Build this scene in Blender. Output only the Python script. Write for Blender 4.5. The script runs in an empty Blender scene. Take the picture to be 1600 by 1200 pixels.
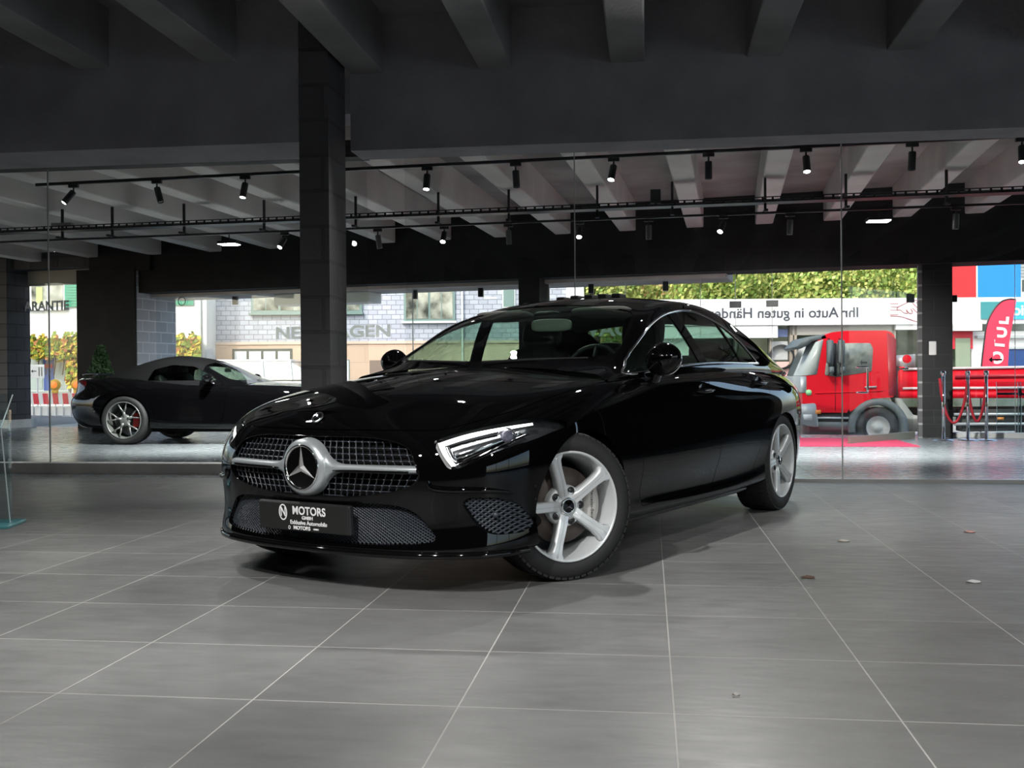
import bpy, bmesh, math, random
import numpy as np
from math import sin, cos, tan, pi, radians, sqrt, atan2, hypot
from mathutils import Vector, Matrix
random.seed(7)
SC = bpy.context.scene
COL = SC.collection
R = radians

# ------------------------------------------------------------------ camera
CAMH = 0.9258
YAW, PIT, ROL, FPX = .1283, .0071, .0069, 1656.75
fw = Vector((-sin(YAW)*cos(PIT), cos(YAW)*cos(PIT), -sin(PIT)))
r0 = Vector((cos(YAW), sin(YAW), 0)); u0 = r0.cross(fw)
rt = r0*cos(ROL) - u0*sin(ROL); up = rt.cross(fw)
cd = bpy.data.cameras.new('camera'); cam = bpy.data.objects.new('camera', cd); COL.objects.link(cam)
M = Matrix((rt, up, -fw)).transposed().to_4x4(); M.translation = (0, 0, CAMH)
cam.matrix_world = M
cd.sensor_width = 36; cd.lens = FPX/1600*36; cd.clip_end = 400; cd.clip_start = .05
SC.camera = cam
def at(px, py, d):
    r = fw + rt*((px-800)/FPX) + up*((600-py)/FPX)
    return Vector((0, 0, CAMH)) + r*d
def ground(px, py, z=0):
    r = fw + rt*((px-800)/FPX) + up*((600-py)/FPX)
    return Vector((0, 0, CAMH)) + r*((z-CAMH)/r.z)

# ------------------------------------------------------------------ world, sun, exposure
SC.view_settings.view_transform = 'Standard'; SC.view_settings.look = 'None'
SC.view_settings.gamma = 1; SC.view_settings.use_curve_mapping = False
SC.view_settings.exposure = 1.2
W = bpy.data.worlds.new('sky'); SC.world = W; W.use_nodes = True
nt = W.node_tree; nt.nodes.clear()
sky = nt.nodes.new('ShaderNodeTexSky'); sky.sky_type = 'NISHITA'; sky.sun_disc = False
sky.sun_elevation = R(38); sky.sun_rotation = R(200); sky.dust_density = 3; sky.air_density = 1
bg = nt.nodes.new('ShaderNodeBackground'); bg.inputs[1].default_value = .20
hs = nt.nodes.new('ShaderNodeHueSaturation'); hs.inputs['Saturation'].default_value = .95
out = nt.nodes.new('ShaderNodeOutputWorld')
nt.links.new(sky.outputs[0], hs.inputs['Color']); nt.links.new(hs.outputs[0], bg.inputs[0]); nt.links.new(bg.outputs[0], out.inputs[0])
def light(kind, name, loc, energy, color=(1, 1, 1), size=.1, rot=None, spot=None, blend=.5, target=None):
    l = bpy.data.lights.new(name, kind); l.energy = energy; l.color = color
    if kind == 'AREA': l.shape = 'DISK'; l.size = size
    elif kind in ('SPOT', 'POINT'): l.shadow_soft_size = size
    if spot: l.spot_size = R(spot); l.spot_blend = blend
    o = bpy.data.objects.new(name, l); COL.objects.link(o); o.location = loc
    if target is not None:
        o.rotation_euler = (Vector(target)-Vector(loc)).to_track_quat('-Z', 'Y').to_euler()
    elif rot: o.rotation_euler = rot
    return o
sun = light('SUN', 'sun', (0, -10, 30), .9, (1, .96, .9)); sun.data.angle = R(.6)
sun.rotation_euler = Vector((.35, .8, -.72)).to_track_quat('-Z', 'Y').to_euler()
# unseen spots of the front hall, some added to lift dark floor areas
for (x, y, e, tx, ty, sz) in [(.5, 7.5, 90, -.6, 4.4, .035), (-1.4, 7.4, 50, -1.8, 4.4, .035), (-3.6, 5.6, 90, -3.0, 3.6, .1), (2.7, 6.3, 95, 3.0, 7.2, .04), (-4.4, 4.2, 50, -4.5, 5.6, .04), (.4, .9, 112, .2, 2.2, .06), (-2.4, 1.0, 55, -1.9, 2.6, .06), (3.2, 1.2, 165, 2.4, 2.6, .06)]:
    light('SPOT', 'ceiling_downlight', (x, y, 2.95), e, (1, .98, .95), sz, spot=125 if y > 3 else 108, blend=1, target=(tx, ty, 0))

light('SPOT', 'ceiling_downlight', (-1.5, 1.3, 2.95), 230, (1, .98, .96), .05, spot=56, blend=.8, target=(-1.35, 4.5, .35))  # unseen spot added to brighten the car's front end

# ------------------------------------------------------------------ materials
MATS = {}
def mat(name, col=(.5, .5, .5), rough=.5, metal=0, spec=.5, emis=None, es=0, coat=0, build=None, alpha=None):
    if name in MATS: return MATS[name]
    m = bpy.data.materials.new(name); m.use_nodes = True; MATS[name] = m
    b = m.node_tree.nodes['Principled BSDF']
    b.inputs['Base Color'].default_value = (*col, 1); b.inputs['Roughness'].default_value = rough
    b.inputs['Metallic'].default_value = metal; b.inputs['Specular IOR Level'].default_value = spec
    b.inputs['Coat Weight'].default_value = coat
    if emis: b.inputs['Emission Color'].default_value = (*emis, 1); b.inputs['Emission Strength'].default_value = es
    if build: build(m.node_tree, b)
    return m
def noise_col(c1, c2, scale=5, detail=4, bump=0, bscale=None, rough=None, coords='Object', stretch=(1, 1, 1)):
    def f(t, b):
        tc = t.nodes.new('ShaderNodeTexCoord'); mp = t.nodes.new('ShaderNodeMapping'); mp.inputs['Scale'].default_value = stretch
        t.links.new(tc.outputs[coords], mp.inputs[0])
        n = t.nodes.new('ShaderNodeTexNoise'); n.inputs['Scale'].default_value = scale; n.inputs['Detail'].default_value = detail
        t.links.new(mp.outputs[0], n.inputs['Vector'])
        cr = t.nodes.new('ShaderNodeValToRGB'); cr.color_ramp.elements[0].color = (*c1, 1); cr.color_ramp.elements[1].color = (*c2, 1)
        cr.color_ramp.elements[0].position = .35; cr.color_ramp.elements[1].position = .65
        t.links.new(n.outputs['Fac'], cr.inputs[0]); t.links.new(cr.outputs[0], b.inputs['Base Color'])
        if bump:
            n2 = t.nodes.new('ShaderNodeTexNoise'); n2.inputs['Scale'].default_value = bscale or scale*3; n2.inputs['Detail'].default_value = 5
            t.links.new(mp.outputs[0], n2.inputs['Vector'])
            bp = t.nodes.new('ShaderNodeBump'); bp.inputs['Strength'].default_value = bump; bp.inputs['Distance'].default_value = .01
            t.links.new(n2.outputs['Fac'], bp.inputs['Height']); t.links.new(bp.outputs[0], b.inputs['Normal'])
    return f
def glass(name, tint=(1, 1, 1), refl=1.0, rough=0.0, ior=1.45):
    if name in MATS: return MATS[name]
    m = bpy.data.materials.new(name); m.use_nodes = True; MATS[name] = m
    t = m.node_tree; t.nodes.clear(); o = t.nodes.new('ShaderNodeOutputMaterial')
    tr = t.nodes.new('ShaderNodeBsdfTransparent'); tr.inputs[0].default_value = (*tint, 1)
    gl = t.nodes.new('ShaderNodeBsdfGlossy'); gl.inputs['Roughness'].default_value = rough
    gl.inputs['Color'].default_value = (refl, refl, refl, 1)
    # two-sided reflectance: f0 + (1-f0)(1-|cos|)^5
    ge = t.nodes.new('ShaderNodeNewGeometry'); dt = t.nodes.new('ShaderNodeVectorMath'); dt.operation = 'DOT_PRODUCT'
    t.links.new(ge.outputs['Normal'], dt.inputs[0]); t.links.new(ge.outputs['Incoming'], dt.inputs[1])
    def ma(op, a, b=None):
        n = t.nodes.new('ShaderNodeMath'); n.operation = op
        for i, q in enumerate((a, b)):
            if q is None: continue
            if isinstance(q, (int, float)): n.inputs[i].default_value = q
            else: t.links.new(q, n.inputs[i])
        return n.outputs[0]
    f0 = ((ior-1)/(ior+1))**2
    fv = ma('ADD', ma('MULTIPLY', ma('POWER', ma('SUBTRACT', 1.0, ma('ABSOLUTE', dt.outputs['Value'])), 5.0), 1-f0), f0)
    mx = t.nodes.new('ShaderNodeMixShader')
    t.links.new(fv, mx.inputs[0]); t.links.new(tr.outputs[0], mx.inputs[1]); t.links.new(gl.outputs[0], mx.inputs[2])
    t.links.new(mx.outputs[0], o.inputs[0])
    return m
def brick_mat(name, c1, c2, mortar, bw, bh, msize=.01, rough=.8, bump=.5, axis='XZ', noise=.0, offset=.5, spec=.3):
    def f(t, b):
        tc = t.nodes.new('ShaderNodeTexCoord'); sp = t.nodes.new('ShaderNodeSeparateXYZ'); cb = t.nodes.new('ShaderNodeCombineXYZ')
        t.links.new(tc.outputs['Object'], sp.inputs[0])
        if axis == 'XZ':
            ad = t.nodes.new('ShaderNodeMath'); ad.operation = 'ADD'
            t.links.new(sp.outputs['X'], ad.inputs[0]); t.links.new(sp.outputs['Y'], ad.inputs[1])
            t.links.new(ad.outputs[0], cb.inputs[0]); t.links.new(sp.outputs['Z'], cb.inputs[1])
        else:
            t.links.new(sp.outputs['X'], cb.inputs[0]); t.links.new(sp.outputs['Y'], cb.inputs[1])
        br = t.nodes.new('ShaderNodeTexBrick'); br.offset = offset
        br.inputs['Color1'].default_value = (*c1, 1); br.inputs['Color2'].default_value = (*c2, 1); br.inputs['Mortar'].default_value = (*mortar, 1)
        br.inputs['Scale'].default_value = 1; br.inputs['Brick Width'].default_value = bw; br.inputs['Row Height'].default_value = bh
        br.inputs['Mortar Size'].default_value = msize; br.inputs['Mortar Smooth'].default_value = .15
        t.links.new(cb.outputs[0], br.inputs['Vector']); t.links.new(br.outputs['Color'], b.inputs['Base Color'])
        bp = t.nodes.new('ShaderNodeBump'); bp.inputs['Strength'].default_value = bump; bp.inputs['Distance'].default_value = .02; bp.invert = True
        n = t.nodes.new('ShaderNodeTexNoise'); n.inputs['Scale'].default_value = 25
        t.links.new(tc.outputs['Object'], n.inputs['Vector'])
        mx = t.nodes.new('ShaderNodeMath'); mx.operation = 'MULTIPLY_ADD'; mx.inputs[1].default_value = noise
        t.links.new(n.outputs['Fac'], mx.inputs[0]); t.links.new(br.outputs['Fac'], mx.inputs[2])
        t.links.new(mx.outputs[0], bp.inputs['Height']); t.links.new(bp.outputs[0], b.inputs['Normal'])
    return mat(name, rough=rough, spec=spec, build=f)

# ------------------------------------------------------------------ mesh helpers
def obj(name, me, m=None, parent=None, smooth=False, loc=None, rz=None):
    """links one mesh object; me is a bmesh or a mesh"""
    if isinstance(me, bmesh.types.BMesh):
        bm = me; me = bpy.data.meshes.new(name)
        if smooth:
            for f in bm.faces: f.smooth = True
            if smooth is not True:
                for e in bm.edges:
                    if len(e.link_faces) == 2 and e.calc_face_angle(0) > R(smooth): e.smooth = False
        bm.to_mesh(me); bm.free()
    o = bpy.data.objects.new(name, me); COL.objects.link(o)
    if m:
        for q in (m if isinstance(m, (list, tuple)) else [m]): me.materials.append(q)
    if parent: o.parent = parent
    if loc is not None: o.location = loc
    if rz is not None: o.rotation_euler = (0, 0, rz)
    return o
def empty(name, loc=(0, 0, 0), rz=0):
    o = bpy.data.objects.new(name, None); COL.objects.link(o); o.location = loc; o.rotation_euler = (0, 0, rz); o.empty_display_size = .2
    return o
def tag(o, label=None, cat=None, group=None, kind=None):
    if label: o['label'] = label
    if cat: o['category'] = cat
    if group: o['group'] = group
    if kind: o['kind'] = kind
    return o
def box(bm, x0, x1, y0, y1, z0, z1, M=None, bev=0):
    vs = [bm.verts.new((x, y, z)) for z in (z0, z1) for y in (y0, y1) for x in (x0, x1)]
    fs = [bm.faces.new([vs[i] for i in q]) for q in ((0, 2, 3, 1), (4, 5, 7, 6), (0, 1, 5, 4), (2, 6, 7, 3), (0, 4, 6, 2), (1, 3, 7, 5))]
    if bev:
        es = list({e for f in fs for e in f.edges})
        r = bmesh.ops.bevel(bm, geom=es, offset=bev, segments=2, affect='EDGES', profile=.5)
        vs = list({v for f in r['faces'] for v in f.verts} | {v for v in vs if v.is_valid})
    if M is not None:
        for v in vs: v.co = M @ v.co
    return vs
def BX(x0, x1, y0, y1, z0, z1, M=None, bev=0):
    bm = bmesh.new(); box(bm, x0, x1, y0, y1, z0, z1, M, bev); return bm
def tube(bm, pts, r, n=8, closed=False, caps=True):
    pts = [Vector(p) for p in pts]; N = len(pts); rings = []
    rad = r if isinstance(r, (list, tuple)) else [r]*N
    prev = None
    for i, p in enumerate(pts):
        if closed: d = (pts[(i+1) % N]-pts[i-1])
        else: d = pts[min(i+1, N-1)]-pts[max(i-1, 0)]
        d.normalize()
        if prev is None:
            a = Vector((0, 0, 1)) if abs(d.z) < .9 else Vector((1, 0, 0))
            s = d.cross(a).normalized()
        else:
            s = (prev - d*prev.dot(d)).normalized()
        prev = s; t = d.cross(s)
        rings.append([bm.verts.new(p + (s*cos(2*pi*k/n)+t*sin(2*pi*k/n))*rad[i]) for k in range(n)])
    for i in range(N if closed else N-1):
        a, b = rings[i], rings[(i+1) % N]
        for k in range(n): bm.faces.new((a[k], a[(k+1) % n], b[(k+1) % n], b[k]))
    if caps and not closed:
        bm.faces.new(rings[0][::-1]); bm.faces.new(rings[-1])
    return bm
def TUBE(pts, r, n=8, **k): return tube(bmesh.new(), pts, r, n, **k)
def lathe(bm, prof, n=32, axis='Z', M=None, caps=False):
    rings = []
    for (r, h) in prof:
        ring = []
        for k in range(n):
            a = 2*pi*k/n
            p = Vector((r*cos(a), r*sin(a), h)) if axis == 'Z' else Vector((h, r*cos(a), r*sin(a))) if axis == 'X' else Vector((r*cos(a), h, r*sin(a)))
            if M is not None: p = M @ p
            ring.append(bm.verts.new(p))
        rings.append(ring)
    for a, b in zip(rings, rings[1:]):
        for k in range(n): bm.faces.new((a[k], a[(k+1) % n], b[(k+1) % n], b[k]))
    if caps:
        bm.faces.new(rings[0][::-1]); bm.faces.new(rings[-1])
    return bm
def prism(bm, poly, M, h):
    """polygon (2d) extruded along local z by h, placed with matrix M"""
    a = [bm.verts.new(M @ Vector((p[0], p[1], 0))) for p in poly]; b = [bm.verts.new(M @ Vector((p[0], p[1], h))) for p in poly]
    n = len(a); bm.faces.new(a[::-1]); bm.faces.new(b)
    for i in range(n): bm.faces.new((a[i], a[(i+1) % n], b[(i+1) % n], b[i]))
    return bm
def frame(o, x, y):
    """matrix with origin o, x axis x, y axis y"""
    x = Vector(x).normalized(); y = Vector(y); z = x.cross(y).normalized(); y = z.cross(x)
    m = Matrix((x, y, z)).transposed().to_4x4(); m.translation = o; return m
def catmull(P, n=8, closed=False):
    P = [Vector(p) for p in P]; N = len(P); out = []
    for i in range(N if closed else N-1):
        if closed: a, b, c, d = P[i-1], P[i], P[(i+1) % N], P[(i+2) % N]
        else: a, b, c, d = P[max(i-1, 0)], P[i], P[i+1], P[min(i+2, N-1)]
        for k in range(n):
            t = k/n
            out.append(.5*((2*b)+(c-a)*t+(2*a-5*b+4*c-d)*t*t+(3*b-a-3*c+d)*t**3))
    if not closed: out.append(P[-1])
    return out
def rounded(poly, r, n=5):
    """2d polygon with rounded corners"""
    out = []; N = len(poly)
    for i in range(N):
        p = Vector(poly[i]); a = (Vector(poly[i-1])-p); b = (Vector(poly[(i+1) % N])-p)
        rr = min(r, a.length*.45, b.length*.45)
        p0 = p+a.normalized()*rr; p1 = p+b.normalized()*rr
        for k in range(n+1):
            t = k/n; out.append(tuple(p0*(1-t)**2+p*2*t*(1-t)+p1*t*t))
    return out
def text_mesh(txt, size, depth, M, name='lettering', m=None, parent=None, bold=0, sx=1, align='CENTER', spacing=1):
    cu = bpy.data.curves.new('t', 'FONT'); cu.body = txt; cu.size = size; cu.extrude = depth; cu.align_x = align; cu.align_y = 'CENTER'
    cu.offset = bold; cu.space_character = spacing
    to = bpy.data.objects.new('t', cu); COL.objects.link(to)
    dg = bpy.context.evaluated_depsgraph_get(); dg.update()
    me = bpy.data.meshes.new_from_object(to.evaluated_get(dg)); me.name = name
    bpy.data.objects.remove(to); bpy.data.curves.remove(cu)
    me.transform(M @ Matrix.Diagonal((sx, 1, 1, 1)))
    return obj(name, me, m, parent)
def copy_tree(o, parent=None):
    c = o.copy(); COL.objects.link(c); c.parent = parent
    for ch in list(o.children): copy_tree(ch, c)
    return c
# ================================================================== the hall
mBlack = mat('black_wall_paint', (.010, .010, .011), .75, spec=.25, build=noise_col((.012, .012, .013), (.018, .018, .019), 3, 5, .25, 40))
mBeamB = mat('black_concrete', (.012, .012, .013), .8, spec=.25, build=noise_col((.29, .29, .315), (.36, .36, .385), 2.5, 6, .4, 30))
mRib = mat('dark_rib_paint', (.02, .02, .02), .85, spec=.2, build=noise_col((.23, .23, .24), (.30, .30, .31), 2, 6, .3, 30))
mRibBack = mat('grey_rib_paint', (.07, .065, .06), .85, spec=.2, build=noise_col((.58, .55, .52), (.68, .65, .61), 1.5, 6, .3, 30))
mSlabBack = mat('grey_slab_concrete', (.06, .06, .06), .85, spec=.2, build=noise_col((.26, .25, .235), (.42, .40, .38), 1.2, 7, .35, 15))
mBlockDark = brick_mat('black_painted_block', (.10, .10, .107), (.12, .12, .127), (.085, .085, .09), .5, .25, .012, .7, .9, noise=.4)
mBlockGrey = brick_mat('grey_block', (.36, .36, .38), (.46, .46, .49), (.62, .62, .66), .42, .2, .012, .8, .7, noise=.5)
mBlockPier = brick_mat('dark_grey_block', (.06, .06, .063), (.085, .085, .09), (.04, .04, .042), .5, .25, .012, .8, .8, noise=.5)
def tile_mat(name, ox, oy, s, base1, base2, grout, rough):
    def f(t, b):
        L = t.links; tc = t.nodes.new('ShaderNodeTexCoord'); mp = t.nodes.new('ShaderNodeMapping')
        mp.inputs['Location'].default_value = (-ox+.003, -oy+.003, 0)
        L.new(tc.outputs['Object'], mp.inputs[0])
        br = t.nodes.new('ShaderNodeTexBrick'); br.offset = 0; br.inputs['Scale'].default_value = 1
        br.inputs['Brick Width'].default_value = s; br.inputs['Row Height'].default_value = s; br.inputs['Mortar Size'].default_value = .0026
        br.inputs['Mortar Smooth'].default_value = .1
        br.inputs['Color1'].default_value = (*[c*.9 for c in base1], 1); br.inputs['Color2'].default_value = (*[c*1.08 for c in base1], 1); br.inputs['Mortar'].default_value = (*grout, 1)
        L.new(mp.outputs[0], br.inputs['Vector'])
        n = t.nodes.new('ShaderNodeTexNoise'); n.inputs['Scale'].default_value = 2.2; n.inputs['Detail'].default_value = 8; n.inputs['Roughness'].default_value = .65
        mp2 = t.nodes.new('ShaderNodeMapping'); mp2.inputs['Scale'].default_value = (1, 1.5, 1)
        L.new(tc.outputs['Object'], mp2.inputs[0]); L.new(mp2.outputs[0], n.inputs['Vector'])
        cr = t.nodes.new('ShaderNodeValToRGB'); cr.color_ramp.elements[0].position = .3; cr.color_ramp.elements[1].position = .7
        cr.color_ramp.elements[0].color = (.82, .82, .82, 1); cr.color_ramp.elements[1].color = (1.12, 1.12, 1.12, 1)
        L.new(n.outputs['Fac'], cr.inputs[0])
        mu = t.nodes.new('ShaderNodeMixRGB'); mu.blend_type = 'MULTIPLY'; mu.inputs[0].default_value = 1
        L.new(br.outputs['Color'], mu.inputs[1]); L.new(cr.outputs[0], mu.inputs[2]); L.new(mu.outputs[0], b.inputs['Base Color'])
        # roughness: grout rough, tile satin with streaks
        n2 = t.nodes.new('ShaderNodeTexNoise'); n2.inputs['Scale'].default_value = 6; n2.inputs['Detail'].default_value = 6
        mp3 = t.nodes.new('ShaderNodeMapping'); mp3.inputs['Scale'].default_value = (1, 3, 1)
        L.new(tc.outputs['Object'], mp3.inputs[0]); L.new(mp3.outputs[0], n2.inputs['Vector'])
        mr = t.nodes.new('ShaderNodeMapRange'); mr.inputs['From Min'].default_value = .3; mr.inputs['From Max'].default_value = .7
        mr.inputs['To Min'].default_value = rough; mr.inputs['To Max'].default_value = rough+.13
        L.new(n2.outputs['Fac'], mr.inputs[0])
        mx = t.nodes.new('ShaderNodeMath'); mx.operation = 'MAXIMUM'; gm = t.nodes.new('ShaderNodeMath'); gm.operation = 'MULTIPLY'; gm.inputs[1].default_value = .8
        L.new(br.outputs['Fac'], gm.inputs[0]); L.new(mr.outputs[0], mx.inputs[0]); L.new(gm.outputs[0], mx.inputs[1]); L.new(mx.outputs[0], b.inputs['Roughness'])
        bp = t.nodes.new('ShaderNodeBump'); bp.inputs['Strength'].default_value = .5; bp.inputs['Distance'].default_value = .0022
        sm = t.nodes.new('ShaderNodeMath'); sm.operation = 'SUBTRACT'
        n3 = t.nodes.new('ShaderNodeTexNoise'); n3.inputs['Scale'].default_value = 9; n3.inputs['Detail'].default_value = 6
        L.new(mp3.outputs[0], n3.inputs['Vector'])
        L.new(n3.outputs['Fac'], sm.inputs[0]); L.new(br.outputs['Fac'], sm.inputs[1]); L.new(sm.outputs[0], bp.inputs['Height']); L.new(bp.outputs[0], b.inputs['Normal'])
    return mat(name, rough=rough, spec=.42, build=f)
mFloor = tile_mat('grey_slate_floor_tile', .0665, 2.929, .6, (.17, .172, .170), (.2, .2, .2), (.42, .41, .39), .34)
mFloor2 = tile_mat('pale_grey_floor_tile', .3, .2, .6, (.17, .19, .20), (.2, .2, .2), (.09, .09, .09), .19)
mSill = mat('grey_concrete_sill', (.22, .22, .21), .6, build=noise_col((.5, .5, .485), (.62, .62, .60), 4, 5, .2))
mSteel = mat('brushed_steel', (.55, .55, .55), .3, 1)
mChrome = mat('chrome', (.85, .85, .86), .06, 1)
mMetalB = mat('black_metal', (.012, .012, .013), .4, 0, .5)
mRubber = mat('black_rubber', (.015, .015, .016), .7)
mWhite = mat('white_paint', (.75, .75, .74), .5)
gHall = glass('partition_glass', (.955, .97, .965), .7)
gFac = glass('shopfront_glass', (.93, .955, .95), .9)
S = lambda n, bm, m, **k: tag(obj(n, bm, m, **k), kind='structure')
BACK = -.075                       # turn of the rear hall against the front hall
FAC0 = Vector((-8.89, 18.63, 0)); FAC1 = Vector((3.97, 16.15, 0))
fd = (FAC1-FAC0).normalized(); fn = Vector((-fd.y, fd.x, 0))   # along the facade / outward
def fac(px):                        # ground point of the facade line seen at px
    r = fw + rt*((px-800)/FPX); o = FAC0
    t = (o.x*fd.y-o.y*fd.x)/(r.x*fd.y-r.y*fd.x); return Vector((r.x*t, r.y*t, 0))
FM = lambda o=FAC0: Matrix(((fd.x, fn.x, 0, o.x), (fd.y, fn.y, 0, o.y), (0, 0, 1, 0), (0, 0, 0, 1)))
def ngon(pts, z0, z1):
    bm = bmesh.new(); prism(bm, [(p[0], p[1]) for p in pts], Matrix.Translation((0, 0, z0)), z1-z0); return bm
# floors
YS = 9.45
S('floor', ngon([(-13, -5), (8, -5), (8, YS), (-13, YS)], -.12, 0), mFloor)
fe = FAC1+fd*6+fn*.35; fb = FAC0-fd*9+fn*.35
f2 = S('floor_rear_hall', ngon([(-18, 0), (8, 0), (fe.x+.0, fe.y-YS), (fb.x, fb.y-YS)], -.12, 0), mFloor2, loc=(0, YS, 0))
f3 = S('floor_terrace', ngon([fb, FAC0+fd*6+fn*.35, (-6, 26.4), (-24, 26.4)], -.14, -.004), mat('terrace_concrete', (.5, .5, .48), .8, build=noise_col((.42, .42, .40), (.55, .55, .53), 2, 6, .2)))
# front beam (deep downstand), ribs and slab of the front hall
zR, zS = 3.19, 3.62
S('trim_1', BX(-13, -2.3, 7.285, 7.85, 2.60, 3.70), mBeamB)
S('trim_2', BX(-2.20, 8, 7.72, 8.05, 2.62, 3.70), mBeamB)
# column: its left edge at px 470, right edge at px 515/540
colx0, colx1 = -2.66, -2.30
for i, k in enumerate(range(-9, 8)):
    x = -.14 + k*.965
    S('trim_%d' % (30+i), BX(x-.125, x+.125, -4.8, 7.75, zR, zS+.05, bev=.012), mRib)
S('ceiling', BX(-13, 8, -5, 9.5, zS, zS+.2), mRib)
S('column_wall', BX(-2.45, -2.235, 7.28, 7.70, 0, 3.7), mBlockDark)
bpy.data.objects['column_wall'].name = 'wall_column'
# enclosing walls beside and behind the camera
S('wall_left', BX(-13.2, -13, -5, 9.5, 0, 3.8), mBlack)
S('wall_right_front', BX(8, 8.2, 5, 9.3, 0, 3.8), mBlack); S('wall_right_sill', BX(8, 8.2, -5, 5, 0, .35), mBlack); S('wall_right_lintel', BX(8, 8.2, -5, 5, 2.65, 3.8), mBlack)
for i, y in enumerate((-5, -1.7, 1.6)): S('window_%d' % (30+i), BX(8.09, 8.1, y+.03, y+3.27, .35, 2.65), glass('shopfront_glass'))
for i, y in enumerate((-1.7, 1.6)): S('trim_%d' % (120+i), BX(8.05, 8.15, y-.03, y+.03, .35, 2.65), mMetalB)
bm = bmesh.new(); bm.faces.new([bm.verts.new(p) for p in ((8.2, -40, -.1), (60, -40, -.1), (60, 14.9, -.4), (8.2, 14.9, -.4))]); S('ground_forecourt', bm, mat('forecourt_paving', (.4, .4, .39), .8, build=noise_col((.34, .34, .33), (.46, .46, .45), 2, 6, .2)))
S('wall_behind', BX(-13, 8, -5.2, -5, 0, 3.8), mBlack)
# glass partition
S('trim_3', BX(-13, -2.66, 9.80, 10.0, 0, .10), mSill)                           # raised sill of the left pane
S('trim_4', BX(-2.18, 8, 9.36, 9.44, 0, .028), mSteel)                            # floor rail on the right
S('trim_5', BX(-13, -2.66, 9.80, 10.0, 3.02, 3.20), mat('dark_timber', (.03, .029, .027), .7, build=noise_col((.02, .019, .018), (.045, .043, .04), 3, 6, .2, stretch=(.3, 6, 6))))
S('trim_6', BX(-13, 8, 9.3, 9.75, 3.30, 3.7), mBeamB)
joints = [-13, ground(148, 727).x, -2.66]
for i, (a, b) in enumerate(zip(joints, joints[1:])):
    S('window_%d' % (i+1), BX(a+.004, b-.004, 9.894, 9.904, .10, 3.02), gHall)
    if i: pass
jr = [-2.18, at(900, 500, 9.5).x, at(1306, 500, 9.4).x, 5.6, 8]
for i, (a, b) in enumerate(zip(jr, jr[1:])):
    S('window_%d' % (i+3), BX(a+.004, b-.004, 9.395, 9.405, .028, 3.32), gHall)
mSeal = mat('pale_joint_seal', (.42, .44, .43), .4)
for i, (x, y, z0, z1) in enumerate([(joints[1], 9.899, .1, 3.02), (jr[1], 9.4, .028, 3.32), (jr[2], 9.4, .028, 3.32), (jr[3], 9.4, .028, 3.32)]):
    S('trim_%d' % (50+i), BX(x-.0045, x+.0045, y-.008, y+.008, z0, z1), mSeal)
# rear hall: slab, ribs, header, piers
bk = Matrix.Rotation(BACK, 4, 'Z')
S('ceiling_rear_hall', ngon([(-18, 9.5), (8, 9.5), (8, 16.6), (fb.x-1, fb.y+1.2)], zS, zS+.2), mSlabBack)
def back_rib(px, yend, d, i):
    e = at(px, yend, d); dirv = Vector((sin(.0745), cos(.0745), 0)); x = Vector((dirv.y, -dirv.x, 0))
    s = (9.75-e.y)/dirv.y; a = Vector((e.x, e.y, 0))+dirv*s; ln = (Vector((e.x, e.y, 0))-a).length+.6
    Mx = Matrix(((x.x, dirv.x, 0, a.x), (x.y, dirv.y, 0, a.y), (0, 0, 1, 0), (0, 0, 0, 1)))
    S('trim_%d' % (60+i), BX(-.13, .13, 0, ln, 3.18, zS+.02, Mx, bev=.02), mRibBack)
for i, px in enumerate([-170, -60, 44, 150, 250, 347, 443, 535, 620, 706, 795, 888, 986, 1088, 1192, 1295, 1400, 1510, 1625, 1745]):
    d = 19.4-(px-250)*.0031
    back_rib(px, 370, d, i)
# far header with pale soffit behind it
def facbox(n, px0, px1, d0, d1, z0, z1, m, **k):
    a, b = fac(px0), fac(px1)
    Mx = FM(a); return S(n, BX(0, (b-a).length, d0, d1, z0, z1, Mx, **k), m)
facbox('wall_header', 236, 1760, -.35, 0, 2.50, 3.70, mBlack)
facbox('trim_7', 236, 1135, 0, .95, 2.44, 2.60, mat('grey_soffit', (.16, .15, .14), .8, build=noise_col((.38, .35, .33), (.5, .47, .44), 2, 6, .2)))
facbox('trim_8', 1135, 1750, 0, .30, 2.50, 2.62, mBlack)
facbox('trim_9', -40, 236, -.2, 1.2, 3.05, 3.35, mBlockPier)
facbox('window_blind', 30, 145, .2, .32, 2.77, 3.06, mat('blind_fabric', (.33, .33, .31), .7))
bpy.data.objects['window_blind'].name = 'trim_10'
facbox('wall_pier_left', -160, 33, -.35, .25, 0, 3.3, mBlockPier)
facbox('baseboard_left', -160, 37, -.40, -.35, 0, .16, mSill)
facbox('trim_11', 37, 39, -.40, .3, 0, .16, mSill)
facbox('wall_block_dark', 147, 236, -.45, -.40, 0, 2.95, mBlack)
facbox('wall_block', 147, 237, -.40, .75, 0, 2.95, mBlockGrey)
facbox('trim_12', 165, 258, -.42, .75, 2.90, 3.7, mBlack)
facbox('wall_middle', 820, 852, -.3, .25, 0, 2.6, mBlack)
facbox('wall_right_pier', 1440, 1487, -.2, .15, 0, 2.6, brick_mat('black_glazed_block', (.014, .014, .015), (.018, .018, .019), (.03, .03, .03), .4, .2, .008, .5, .8, noise=.2))
facbox('wall_right_pier_end', 1434, 1440, -.2, .15, 0, 2.6, brick_mat('grey_block_end', (.10, .10, .10), (.13, .13, .13), (.35, .35, .35), .4, .2, .016, .6, .5))
facbox('baseboard_right', 1441, 1760, -.05, .15, 0, .07, mSill)
S('wall_right', ngon([(7.95, 9.5), (8.15, 9.5), (8.15, 14.4), (7.95, 14.4)], 0, 3.7), mBlack)
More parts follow.
